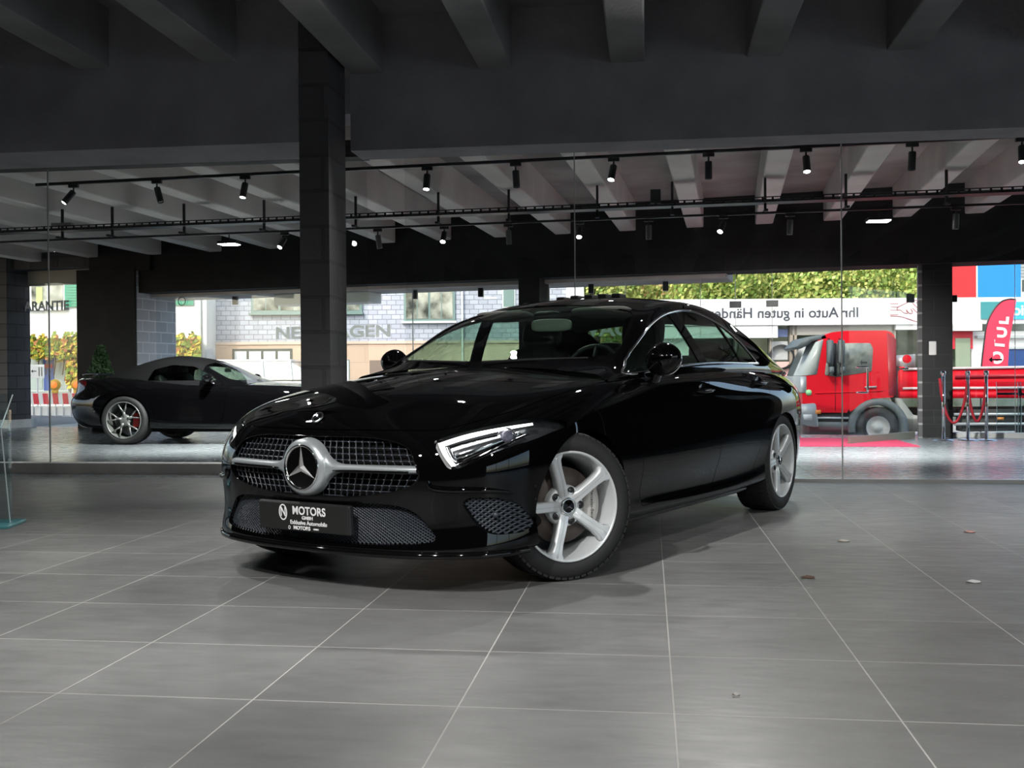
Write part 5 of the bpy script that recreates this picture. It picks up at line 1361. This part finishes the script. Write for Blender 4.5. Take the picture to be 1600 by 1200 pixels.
# climbing vine across the house
rn = random.Random(11)
def vine(px0, px1, py0, py1, n, lab, d):
    a = at((px0+px1)/2, 585, d); o = empty('climbing_vine', (a.x, a.y, 0)); tag(o, lab, 'vine')
    for nm, m_, k in (('green_leaves', mat('vine_green', (.16, .24, .03), .7), .45), ('yellow_leaves', mat('vine_yellow', (.55, .42, .05), .7), .4), ('red_leaves', mat('vine_red', (.42, .16, .06), .7), .15)):
        bm = bmesh.new()
        for _ in range(int(n*k)):
            px = rn.uniform(px0, px1); py = rn.uniform(py0, py1)+4*sin(px*.35)+rn.gauss(0, 3)
            c = at(px, py, d+rn.uniform(-.25, .1))-Vector((a.x, a.y, 0)); q = Vector((rn.gauss(0, 1), -1.5, rn.gauss(0, 1))).normalized(); b = q.orthogonal().normalized(); c2 = q.cross(b); s_ = rn.uniform(.05, .10)
            bm.faces.new([bm.verts.new(c+w) for w in (b*s_, c2*s_*.8, -b*s_, -c2*s_*.8)])
        tag(obj(nm, bm, m_, o), kind='stuff')
    bm = bmesh.new()
    for k in range(5):
        px = px0+(px1-px0)*(k+.5)/5; tube(bm, catmull([at(px, py1+30, d-.1)-Vector((a.x, a.y, 0)), at(px+3, py1, d-.1)-Vector((a.x, a.y, 0)), at(px-4, py0, d-.1)-Vector((a.x, a.y, 0))], 4), .015, 5)
    tag(obj('stem', bm, mat('bark'), o), kind='stuff')
vine(38, 104, 531, 556, 1500, 'yellow and green climbing vine over the shop window of the white house', 28.6)
vine(104, 142, 526, 600, 900, 'yellowing vine hanging beside the shop window, left of the block pier', 28.6)
vine(272, 312, 527, 556, 700, 'yellow green vine on the white house right of the block pier', 28.6)
# slate clad house
F = Front('slate_house', 30, mSlate, 'grey slate-clad house with sandstone ground floor, behind the brick column', 'house', 325, 888, 6.2, -1.2, 3.5)
zs_ = F.z(537, 400)
F.box('ground_floor', -.02, F.w+.02, -.05, 0, -1.2, zs_, mSand)
F.box('base_course', -.02, F.w+.02, -.09, -.02, zs_-.03, zs_+.05, mat('sandstone_trim', (.6, .47, .38), .8))
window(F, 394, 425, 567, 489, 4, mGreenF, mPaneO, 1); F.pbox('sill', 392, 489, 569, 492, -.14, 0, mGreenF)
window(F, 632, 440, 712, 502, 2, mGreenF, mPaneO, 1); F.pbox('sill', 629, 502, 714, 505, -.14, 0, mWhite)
window(F, 786, 425, 806, 481, 1, mWhite, mat('green_window_frame'), 0); F.box('downpipe', F.u(722), F.u(724.5), -.1, -.02, 0, 6, mWhite)
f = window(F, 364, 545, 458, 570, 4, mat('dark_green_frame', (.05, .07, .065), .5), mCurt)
window(F, 536, 562, 547, 600, 1, mGreenF, mCurt); window(F, 578, 563, 606, 600, 1, mat('brown_shutter', (.2, .15, .12), .7), mat('brown_shutter'))
F.box('roof_verge', F.w-.05, F.w+.45, -.1, .2, -1.2, 6.2, mWhite)
# parked white car beyond the roadster
def bystander_car(px, d, label):
    g = at(px, 585, d); o = empty('parked_estate', (g.x, g.y, gz(g.x)), .12-pi/2); tag(o, label, 'car')
    base = [(0, 2.1), (.5, 2.05), (.8, 1.8), (.88, 1.2), (.88, .3), (.88, -.8), (.87, -1.6), (.75, -2.0), (.4, -2.1), (0, -2.1)]; n = len(base)
    rows = [table(r, n) for r in ({0: (.1, .25), 9: (.1, .3)}, {0: (.02, .3), 9: (.02, .35)}, {0: (0, .6), 9: (0, .6)}, {0: (.05, .75), 4: (.02, .85), 9: (.03, .9)}, {0: (.3, .85), 3: (.12, .95), 5: (.09, .97), 9: (.1, 1.0)})]
    G = body_grid(base, rows, list(zip([1.8, 1.7, 1.5, 1.1, .3, -.8, -1.5, -1.8, -1.95, -2.0], [.9, .92, .95, 1.0, 1.0, 1.0, 1.0, 1.0, 1.0, 1.0])), [(.3, .7), (1, .7)], 120, 40)
    H = grid_bm(G); cf = lambda c: (lambda P: np.maximum(np.hypot(P[:, 1]-c, P[:, 2]-.32)-.36, .5-P[:, 0]))
    for c in (1.3, -1.3): e = cut(H, cf(c)); 
    mC = mat('white_car_paint', (.75, .75, .75), .3, coat=1); obj('body', mirrored(H), mC, o, smooth=40)
    bm = bmesh.new(); ring = lambda k, z, y0, y1: [bm.verts.new((x, y, z)) for x, y in ((-k, y0), (k, y0), (k, y1), (-k, y1))]
    a = ring(.80, .96, -1.95, .95); b = ring(.62, 1.42, -1.65, .15)
    for i in range(4): bm.faces.new((a[i], a[(i+1) % 4], b[(i+1) % 4], b[i]))
    obj('windows', bm, mat('pale_car_glass', (.25, .33, .34), .05, 0, .8), o)
    bm = bmesh.new(); box(bm, -.63, .63, -1.68, .18, 1.41, 1.47, None, .02); obj('roof', bm, mC, o, smooth=40)
    for sx in (-1, 1):
        for y in (-.45, .95*.25):
            bm = bmesh.new(); tube(bm, [(sx*.805, y, .96), (sx*.63, y-.08, 1.42)], .03, 6); obj('pillar', bm, mC, o)
        for y in (1.3, -1.3):
            bm = tyre_bm(.32, .21, .2, 32)
            for v in bm.verts: v.co += Vector((sx*.76, y, .32))
            w = obj('wheel', bm, mTyre, o, smooth=35)
            bm = bmesh.new(); lathe(bm, [(.0005, .0), (.2, .02), (.21, 0)], 24, 'X', Matrix.Translation((sx*.86, y, .32))); obj('hub', bm, mAlu, w)
bystander_car(452, 26.6, 'white parked estate car in the street, seen over the roadster bonnet')
# striped barrier, lamps, sign
mR = mat('barrier_red', (.75, .02, .05), .5); mWb = mat('barrier_white', (.85, .85, .85), .5)
g0, g1 = at(34, 640, 25.7), at(140, 640, 25.4)
o = empty('construction_barrier', (g0.x, g0.y, 0)); o.rotation_euler = (0, 0, atan2(g1.y-g0.y, g1.x-g0.x)); tag(o, 'red and white striped construction barrier with lattice foot, at far left outside', 'barrier'); L_ = (g1-g0).length
bz = .33; obj('barrier_board', BX(0, L_, -.02, .02, bz, bz+.27), mWb, o)
k = 0; x = .08
while x < L_-.1:
    bm = bmesh.new(); prism(bm, [(x, bz+.005), (x+.14, bz+.005), (x+.11, bz+.265), (x-.03, bz+.265)], Matrix.Translation((0, -.021, 0)) @ Matrix.Rotation(pi/2, 4, 'X'), .004); obj('red_stripe', bm, mR, o); x += .26
for k in range(9): bm = bmesh.new(); tube(bm, [(.1+k*L_/9, 0, 0), (.1+k*L_/9, 0, bz)], .014, 6); obj('lattice_bar', bm, mWb, o)
bm = bmesh.new(); tube(bm, [(0, 0, .03), (L_, 0, .03)], .02, 6); tube(bm, [(0, 0, .28), (L_, 0, .28)], .016, 6); obj('rail', bm, mWb, o)
bm = bmesh.new(); box(bm, 0, L_, .02, .03, .06, .26); obj('mesh_panel', bm, mWb, o)
for px, lab in ((86, 'orange warning lamp on the barrier, left of the roadster'), (120, 'orange warning lamp on the barrier, partly behind the roadster tail')):
    p = at(px, 598, 25.5); q = empty('warning_lamp', (p.x, p.y, .60)); tag(q, lab, 'warning lamp', group='barrier warning lamps')
    obj('battery_box', BX(-.07, .07, -.04, .04, 0, .10, None, .01), mat('lamp_yellow', (.8, .45, .02), .5), q)
    bm = bmesh.new(); lathe(bm, [(.0005, -.05), (.13, -.04), (.14, 0), (.13, .04), (.0005, .05)], 24, 'Y', Matrix.Translation((0, 0, .20))); ho = obj('lamp_ring', bm, mat('lamp_yellow'), q, smooth=True)
    bm = bmesh.new(); lathe(bm, [(.0005, -.062), (.075, -.055), (.08, -.045)], 20, 'Y', Matrix.Translation((0, 0, .20))); obj('lamp_lens', bm, mat('orange_lens', (.9, .12, .02), .2, emis=(1, .2, .02), es=.6), ho, smooth=True)
p = at(58, 598, 25.9); q = empty('road_sign', (p.x, p.y, gz(p.x))); tag(q, 'white road sign with a black arrow behind the striped barrier', 'sign')
obj('sign_panel', BX(-.19, .19, -.01, .01, .90, 1.23, None, .0), mWb, q); bm = bmesh.new(); tube(bm, [(0, .02, 0), (0, .02, 1.1)], .02, 6); obj('sign_post', bm, mWb, q)
bm = bmesh.new(); prism(bm, [(-.15, 1.07), (-.10, 1.11), (-.10, 1.08), (-.01, 1.08), (-.01, 1.06), (-.10, 1.06), (-.10, 1.03)], Matrix.Translation((0, -.012, 0)) @ Matrix.Rotation(pi/2, 4, 'X'), .003)
prism(bm, [(.05, .95), (.07, .95), (.07, 1.17), (.05, 1.17)], Matrix.Translation((0, -.012, 0)) @ Matrix.Rotation(pi/2, 4, 'X'), .003); prism(bm, [(.12, .95), (.14, .95), (.14, 1.17), (.12, 1.17)], Matrix.Translation((0, -.012, 0)) @ Matrix.Rotation(pi/2, 4, 'X'), .003)
obj('arrow_symbol', bm, mMetalB, q)
# garage with the mirrored fascia
mFas = mat('white_fascia', (.80, .80, .80), .5); mBrown = mat('bronze_frame', (.30, .25, .21), .5)
F = Front('garage_building', 30, None, 'low workshop building with a long white fascia sign, right behind the red lorry', 'building', 905, 1720, 3, 0, 7)
zf0, zf1 = F.z(508, 1250), F.z(467, 1250)
F.box('fascia', F.u(1000), F.w, -.1, .5, zf0, zf1, mFas); F.box('fascia_step', F.u(985), F.u(1002), .0, .6, zf0-.1, zf1-.08, mFas)
F.box('fascia_lower', F.u(1000), F.u(1215), -.05, .5, zf0-.35, zf0-.02, mFas)
F.box('roof_slab', F.u(1000), F.w, .5, 4.5, zf1-.3, zf1-.1, mat('roof_grey', (.3, .3, .3), .8))
F.box('rear_wall', F.u(1000), F.w, 4.3, 4.5, -1.2, zf1, mat('interior_green_grey', (.30, .34, .28), .9, build=noise_col((.10, .14, .08), (.50, .52, .44), 1.1, 6, 0)))
F.box('lintel', F.u(1236), F.u(1400), .1, .4, F.z(523, 1300), zf0, mat('grey_brown_lintel', (.30, .28, .26), .6))
for a, b in ((1236, 1241), (1243, 1247), (1396, 1402), (1150, 1152), (1205, 1207)): F.box('post', F.u(a), F.u(b), .1, .3, -1.2, zf0, mBrown)
F.box('shop_pane', F.u(1085), F.u(1236), .25, .27, -1.2, zf0-.3, glass('garage_glass', (.8, .88, .86), .9)); F.box('counter_wall', F.u(1085), F.u(1236), 1.5, 1.6, -1.2, F.z(575, 1200), mat('pale_teal_wall', (.5, .62, .60), .8))
F.box('end_wall', F.u(1000), F.u(1087), .2, .5, -1.2, zf0-.3, mRender)
F.pbox('poster', 1216, 514, 1234, 526, .2, .24, mat('blue_poster', (.12, .15, .30), .5)); po = F.pbox('poster', 1208, 533, 1234, 562, .2, .24, mat('grey_poster', (.42, .42, .42), .5))
F.pbox('poster', 1216, 565, 1237, 588, .2, .24, mat('pink_poster', (.75, .45, .42), .6))
bm = bmesh.new(); lathe(bm, [(.30, -.08), (.36, -.06), (.36, .06), (.30, .08)], 28, 'Y', Matrix.Translation((F.u(1223), .12, F.z(558, 1220)))); obj('tyre_display', bm, mTyre, F.root, smooth=True)
F.box('upper_band_left', F.u(1400), F.u(1437), -.02, .3, F.z(515, 1420), zf0, mFas)
# mirrored lettering
Mt = Matrix(((1, 0, 0, 0), (0, 0, -1, 0), (0, 1, 0, 0), (0, 0, 0, 1)))   # text plane x,z facing -y
def ftext(txt, px, py, size, m, sx=1, mirror=False, y=-.112, align='CENTER', par=None, bold=.008, rot=0):
    u = F.u(px); z = F.z(py, px); M2 = Matrix.Translation((u, y, z)) @ Mt @ Matrix.Rotation(rot, 4, 'Z') @ Matrix.Diagonal((-1 if mirror else 1, 1, 1, 1))
    return text_mesh(txt, size, .006, M2, 'fascia_lettering', m, par or F.root, bold=bold, sx=sx, align=align)
mInk = mat('dark_grey_lettering', (.06, .06, .08), .6)
ftext('Ihr Auto in guten Händen', 1341, 489, .40, mInk, sx=1.03, mirror=True, align='LEFT', bold=.005)
# line drawing of a hand with speed lines
mRL = mat('dark_red_line', (.35, .05, .08), .6)
bm = bmesh.new()
def ln(pts, r=.010): tube(bm, catmull([(F.u(x), -.115, F.z(y, 1400)) for x, y in pts], 4), r, 5)
for y, x0 in ((475, 1388), (480, 1390), (485, 1389), (492, 1388)): ln([(x0, y), (x0+14, y)], .007)
ln([(1437, 471), (1425, 470), (1412, 475), (1402, 480), (1400, 484), (1406, 485)]); ln([(1406, 485), (1410, 489), (1416, 490), (1414, 485)]); ln([(1414, 484), (1419, 490), (1424, 489), (1421, 483)]); ln([(1424, 482), (1432, 490), (1437, 490)]); ln([(1424, 474), (1437, 488)]); ln([(1430, 473), (1438, 482)]); ln([(1389, 494), (1405, 495), (1418, 499), (1430, 503), (1438, 503)])
obj('hand_drawing', bm, mRL, F.root)
# right of the pier
F.pbox('teal_board', 1530, 472, 1560, 499, -.16, -.1, mat('teal_board', (.05, .25, .27), .5)); F.pbox('blue_board', 1560, 472, 1640, 499, -.16, -.1, mat('blue_board', (.05, .42, .80), .5))
ftext('oiv', 1592, 486, .42, mFas, y=-.17, align='CENTER', bold=.01)
F.pbox('lower_fascia', 1487, 505, 1530, 517, -.2, .1, mFas); F.pbox('white_panel', 1525, 517, 1620, 580, .3, .4, mFas); F.pbox('red_gable', 1487, 517, 1525, 545, .2, .3, mat('red_panel', (.55, .02, .04), .5))
F.pbox('window_band', 1497, 528, 1520, 600, .15, .2, mat('olive_pane', (.25, .30, .22), .15)); F.pbox('blue_window', 1578, 545, 1620, 580, .15, .2, mat('navy_pane', (.02, .06, .20), .2))
F.pbox('grey_strip', 1530, 524, 1620, 528, .1, .3, mat('zinc')); F.pbox('grey_strip', 1577, 541, 1620, 545, .1, .3, mat('zinc'))
# big coloured hoarding above
F = Front('roof_hoarding', 33, None, 'large red and blue advertising boards above the fascia at right', 'billboard', 1484, 1660, 3, 0, 1)
F.pbox('red_board', 1484, 400, 1525, 465, -.05, .1, mat('hoarding_red', (.62, .02, .025), .5)); F.pbox('blue_board', 1526, 400, 1594.5, 465, -.05, .1, mat('hoarding_blue', (.015, .22, .60), .5)); F.pbox('edge_strip', 1524.6, 400, 1526.4, 465, -.08, .1, mWhite)
F.pbox('support', 1486, 464, 1594, 470, 0, .1, mWhite)
F = Front('office_block', 37, None, 'pale building with louvred windows at the right edge, behind the blue board', 'building', 1590, 1700, 4, 0, 5)
F.pbox('wall', 1590, 380, 1700, 500, 0, 5, mWhite)
for k in range(7): F.pbox('louvre', 1592, 400+k*5, 1700, 402+k*5, -.1, 0, mat('zinc'))
F.pbox('window', 1597, 437, 1700, 455, -.05, 0, mPane)
# feather flag
o_ = at(1556, 600, 25); fl = empty('feather_flag', (o_.x, o_.y, gz(o_.x))); tag(fl, 'red feather flag with white upright letters, standing behind the lorry', 'flag'); base = Vector((o_.x, o_.y, gz(o_.x)))
def fp(px, py, y=0): q = at(px, py, 25)-base; return Vector((q.x, q.y+y, q.z))
outl = catmull([fp(1534, 600), fp(1535, 570), fp(1539, 535), fp(1543, 508), fp(1552, 487), fp(1565, 472), fp(1578, 467.5), fp(1588.5, 468)], 5)+[fp(1587, 476), fp(1583, 500), fp(1577, 535), fp(1575, 570), fp(1574, 600)]
bm = bmesh.new(); a = [bm.verts.new(p) for p in outl]; b = [bm.verts.new(p+Vector((0, .012, 0))) for p in outl]; bm.faces.new(a); bm.faces.new(b[::-1])
for i in range(len(a)): j = (i+1) % len(a); bm.faces.new((a[i], b[i], b[j], a[j]))
bmesh.ops.triangulate(bm, faces=[f for f in bm.faces if len(f.verts) > 4]); obj('flag_cloth', bm, mat('flag_red', (.80, .04, .09), .7), fl)
bm = bmesh.new(); tube(bm, [Vector((outl[0].x-.03, outl[0].y, 0))]+[p+Vector((-.02, 0, 0)) for p in outl[:-5]], .018, 6); obj('pole', bm, mMetalB, fl)
Mf = Matrix(((1, 0, 0, 0), (0, 0, -1, 0), (0, 1, 0, 0), (0, 0, 0, 1)))
for ch, px, py in (('O', 1558.5, 559), ('T', 1560.5, 539), ('U', 1564, 519.5), ('L', 1567, 501)):
    text_mesh(ch, .38, .004, Matrix.Translation(fp(px, py)+Vector((0, -.008, 0))) @ Mf @ Matrix.Rotation(pi/2-.10, 4, 'Z'), 'flag_letter', mWhite, fl, bold=.016, sx=.95)

# ================================================================== red lorry
def lorry():
    D = 21.0; p0 = at(1372, 700, D); rz = 0.0
    P = lambda px, py: ((at(px, py, D)-p0).x, (at(px, py, D)-p0).z)   # side view coordinates (x, z)
    o = empty('tipper_lorry', (p0.x, p0.y, p0.z), 0); tag(o, 'red lorry with short cab and dropside body, driving left past the entrance', 'lorry')
    mRd = mat('lorry_red', (.72, .006, .02), .45, 0, .2); mGp = mat('lorry_grey_plastic', (.13, .15, .155), .6); mSv = mat('lorry_silver', (.5, .52, .53), .4, .3)
    Wd = 2.1
    def side(name, pts, y0, y1, m, par=o, r=.04, bev=0):
        poly = [P(*q) for q in pts]; poly = rounded(poly, r, 3) if r else poly
        bm = bmesh.new(); prism(bm, poly, Matrix.Translation((0, y1, 0)) @ Matrix.Rotation(pi/2, 4, 'X'), y1-y0)
        if bev: bmesh.ops.bevel(bm, geom=[e for e in bm.edges if abs(abs(e.verts[0].co.y-e.verts[1].co.y)) < 1e-4], offset=bev, segments=2, affect='EDGES')
        return obj(name, bm, m, par, smooth=35)
    cab = side('cab_shell', [(1254, 590), (1282, 527), (1300, 519), (1322, 516.5), (1384, 516.5), (1395, 520), (1399, 535), (1399, 618), (1392, 621), (1358, 623), (1335, 640), (1328, 645), (1262, 645), (1256, 630)], 0, Wd, mRd, bev=.06)
    side('lower_trim', [(1266, 642), (1330, 642), (1326, 690), (1268, 690)], .05, Wd-.05, mat('black_plastic'), r=.02)
    side('step', [(1276, 652), (1327, 652), (1327, 655), (1276, 655)], -.02, .2, mSv, r=0); side('step', [(1278, 660), (1326, 660), (1326, 672), (1284, 672)], .0, .3, mGp, r=0)
    side('bumper', [(1252, 632), (1276, 630), (1280, 662), (1280, 668), (1262, 666), (1253, 655)], -.03, Wd+.03, mSv, r=.05)
    side('headlight', [(1256, 648), (1270, 648), (1270, 657), (1258, 657)], -.04, .1, mWhite, r=.02)
    side('indicator', [(1276, 641), (1284, 641), (1284, 647), (1276, 647)], -.04, .1, mat('amber', (.9, .3, .05), .3), r=.01)
    side('windscreen', [(1252, 588), (1276, 534), (1288, 530), (1278, 585)], -.01, Wd+.01, mat('pale_windscreen', (.45, .48, .46), .1), cab, r=.02)
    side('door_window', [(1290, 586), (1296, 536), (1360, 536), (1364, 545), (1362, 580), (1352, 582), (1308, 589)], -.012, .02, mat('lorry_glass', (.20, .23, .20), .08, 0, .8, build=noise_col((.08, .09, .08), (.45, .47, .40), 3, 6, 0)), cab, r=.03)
    side('window_pillar', [(1303, 536), (1308, 536), (1308, 588), (1303, 588)], -.03, .0, mat('black_plastic'), cab, r=0)
    side('door_seam', [(1306, 590), (1307.2, 590), (1307.2, 642), (1306, 642)], -.004, .01, mat('dark_red_seam', (.15, .0, .01), .6), cab, r=0); side('crease_strip', [(1276, 613.5), (1380, 610), (1380, 611.5), (1276, 615.5)], -.012, .01, mRd, cab, r=0)
    side('door_grip', [(1351, 604), (1369, 603), (1369, 605.5), (1351, 606)], -.04, .0, mSv, cab, r=.01)
    side('rear_cab_panel', [(1385, 519), (1399, 530), (1399, 618), (1388, 618)], -.015, .01, mat('darker_lorry_red', (.38, .01, .025), .4), cab, r=.02)
    side('front_grille', [(1252, 588), (1262, 588), (1262, 614), (1253, 614)], -.01, Wd+.01, mSv, cab, r=.02)
    side('sun_visor', [(1247, 541), (1262, 526), (1290, 522), (1293, 528), (1272, 533), (1262, 540), (1252, 545)], .0, Wd, mGp, cab, r=.02)
    g_ = side('green_badge', [(1261, 609), (1270, 609), (1270, 618), (1261, 618)], -.02, .0, mat('badge_green', (.35, .75, .35), .5), cab, r=.08)
    for a in (1291, 1308): side('wing_mirror', [(a, 531), (a+9, 532), (a+8.5, 569), (a, 568)], -.30, -.12, mGp, r=.04)
    for a in (1294, 1311): side('wing_mirror', [(a, 573), (a+7, 573), (a+7, 583), (a, 583)], -.28, -.14, mGp, r=.03)
    bm = bmesh.new()
    for a in (1295, 1312):
        x, z = P(a, 530); tube(bm, [(x, .05, z+.02), (x, -.2, z), (x, -.2, P(a, 584)[1]), (x, .05, P(a, 586)[1])], .012, 6)
    obj('mirror_arms', bm, mMetalB, o)
    # mudguard ring
    cx_, cz_ = P(1372, 668); rr = (P(1372, 636)[1]-cz_); bm = bmesh.new(); rg = []
    for k in range(17):
        a = -.25+(pi+.42)*k/16; rg.append([bm.verts.new((cx_+r*cos(a), y, cz_+r*sin(a))) for r, y in ((rr*1.10, -.03), (rr*1.42, -.03), (rr*1.42, .45), (rr*1.10, .45))])
    for A_, B_ in zip(rg, rg[1:]):
        for q in range(4): bm.faces.new((A_[q], A_[(q+1) % 4], B_[(q+1) % 4], B_[q]))
    obj('mudguard', bm, mGp, o, smooth=40)
    side('mudguard_tail', [(1398, 622), (1406, 622), (1425, 648), (1440, 650), (1460, 650), (1460, 674), (1412, 674), (1408, 655)], -.02, .4, mat('grey_guard', (.30, .30, .27), .6), r=.02)
    for x_, nm in ((cx_, 0), (cx_+3.6, 1)):
        for y_ in (.12, Wd-.12):
            w = empty('wheel'); w.parent = o; w.location = (x_, y_, cz_)
            R0 = cz_; bm = bmesh.new(); lathe(bm, [(R0*.56, -.12), (R0*.62, -.14), (R0*.93, -.13), (R0, -.08), (R0, .10), (R0*.93, .14), (R0*.56, .12)], 40, 'Y'); obj('tyre', bm, mTyre, w, smooth=35)
            s_ = -1 if y_ < 1 else 1; bm = bmesh.new(); lathe(bm, [(R0*.58, s_*.12), (R0*.52, s_*.10), (R0*.44, s_*.03), (R0*.22, s_*.05), (R0*.20, s_*.13), (.0005, s_*.13)], 32, 'Y'); obj('hub', bm, mat('lorry_hub', (.62, .62, .6), .5), w, smooth=40)
    # dark equipment behind the cab
    side('air_filter', [(1400, 572), (1410, 572), (1408, 625), (1400, 625)], .1, .6, mat('dark_pipe_red', (.10, .02, .03), .5)); bm = bmesh.new(); x, z = P(1413, 610); tube(bm, [(x, .15, z-.1), (x, .15, P(1413, 572)[1])], .07, 12); obj('exhaust_stack', bm, mSv, o, smooth=40)
    side('control_box', [(1402, 555), (1434, 553), (1434, 574), (1402, 574)], .3, .8, mSv, r=.02)
    bm = bmesh.new(); x, z = P(1415, 561); lathe(bm, [(.0005, -.03), (.08, -.03), (.085, 0), (.0005, .02)], 20, 'Y', Matrix.Translation((x, -.02, z))); obj('red_disc', bm, mRd, o)
    side('chassis_rail', [(1390, 640), (1760, 636), (1760, 652), (1390, 652)], .4, Wd-.4, mat('chassis_dark', (.05, .05, .045), .7), r=0)
    side('underrun_guard', [(1487, 645), (1700, 643), (1700, 647), (1487, 649)], .0, .05, mSv, r=0); side('underrun_guard', [(1487, 660), (1700, 658), (1700, 662), (1487, 664)], .0, .05, mSv, r=0)
    side('marker_lamp', [(1550, 651), (1560, 651), (1560, 655), (1550, 655)], -.02, .0, mat('amber'), r=0)
    side('tool_box', [(1500, 640), (1590, 638), (1590, 672), (1500, 674)], .08, .5, mat('chassis_dark'), r=.02)
    # dropside body
    side('dropside', [(1409, 577), (1760, 571), (1760, 618), (1409, 619)], -.02, .06, mRd, r=0); side('dropside', [(1409, 577), (1760, 571), (1760, 618), (1409, 619)], Wd-.06, Wd+.02, mRd, r=0)
    side('body_floor', [(1405, 612), (1760, 610), (1760, 621), (1405, 622)], -.03, Wd+.03, mRd, r=0); side('headboard', [(1404, 573), (1412, 573), (1412, 620), (1404, 620)], 0, Wd, mRd, r=0)
    side('top_rail', [(1409, 575), (1760, 569), (1760, 573), (1409, 578.5)], -.05, .05, mat('pale_edge', (.75, .6, .6), .5), r=0); side('side_rib', [(1487, 586), (1760, 582), (1760, 587), (1487, 591)], -.05, -.02, mat('darker_lorry_red'), r=0)
    side('stripe', [(1409, 605), (1760, 602), (1760, 606), (1409, 608.5)], -.035, -.02, mat('pale_edge'), r=0)
lorry()
# ================================================================== trees and hedge behind
def tree(px, d, z0, z1, w, label, cols, n, seed):
    g = at(px, 585, d); rn = random.Random(seed); o = empty('broadleaf_tree', (g.x, g.y, gz(g.x))); tag(o, label, 'tree', group='trees behind the workshop')
    bm = bmesh.new(); tube(bm, [(0, 0, 0), (.1, 0, z0+1), (0, .1, (z0+z1)/2+1)], [.3, .22, .1], 8); obj('trunk', bm, mat('bark'), o, smooth=True)
    bl = [(rn.uniform(-w, w)*.7, rn.uniform(-1.5, 1.5), rn.uniform(z0+.6, z1-.2), rn.uniform(.9, 1.7)) for _ in range(15)]
    for nm, m_, k in cols:
        bm = bmesh.new()
        for _ in range(int(n*k)):
            bx, by, bz_, br = bl[rn.randrange(15)]; q = Vector((rn.gauss(0, 1), rn.gauss(0, 1), rn.gauss(0, 1))).normalized(); c = Vector((bx, by, bz_))+q*br*rn.uniform(.75, 1.05)
            nrm = (q+Vector((rn.gauss(0, .6), rn.gauss(0, .6), rn.gauss(0, .6)))).normalized(); b = nrm.orthogonal().normalized(); c2 = nrm.cross(b); s_ = rn.uniform(.06, .115)
            bm.faces.new([bm.verts.new(c+w_) for w_ in (b*s_, c2*s_*.7, -b*s_, -c2*s_*.7)])
        tag(obj(nm, bm, m_, o), kind='stuff')
tg = mat('leaf_green', (.26, .38, .08), .6); ty_ = mat('leaf_yellow_green', (.58, .60, .18), .6); to_ = mat('leaf_orange', (.75, .48, .22), .6)
for i, (px, kind, lab) in enumerate([(925, 0, 'yellow-green tree right of the slate house'), (985, 1, 'orange-tinged autumn tree above the car roof'), (1050, 1, 'brownish autumn tree between the car roof and fascia'), (1115, 2, 'yellow-green tree left of the two dark glass clamps'), (1180, 2, 'yellow-green tree above the middle of the fascia lettering'), (1245, 3, 'green tree just left of the right glass joint'), (1310, 2, 'light green tree just right of the right glass joint'), (1370, 3, 'darker green tree above the hand drawing'), (1430, 2, 'yellowish tree touching the black pier'), (1500, 3, 'green tree hidden mostly by the red board')]):
    mx = [[('leaves_green', tg, .3), ('leaves_yellow', ty_, .7)], [('leaves_green', tg, .3), ('leaves_yellow', ty_, .4), ('leaves_orange', to_, .3)], [('leaves_green', tg, .45), ('leaves_yellow', ty_, .55)], [('leaves_green', tg, .75), ('leaves_yellow', ty_, .25)]][kind]
    tree(px, 40+(i % 3)*5, 1.6, 6.6+(i % 3)*.7, 1.5+.2*(i % 3), lab, mx, 11000, i)
tag(obj('hedge_bank', BX(-6, 28, 53, 55, -1.8, 9.2), mat('distant_foliage', (.13, .17, .05), .9, build=noise_col((.06, .09, .02), (.34, .36, .12), 1.4, 10, .3, 6))), 'dense green wooded bank behind the trees', 'hedge')
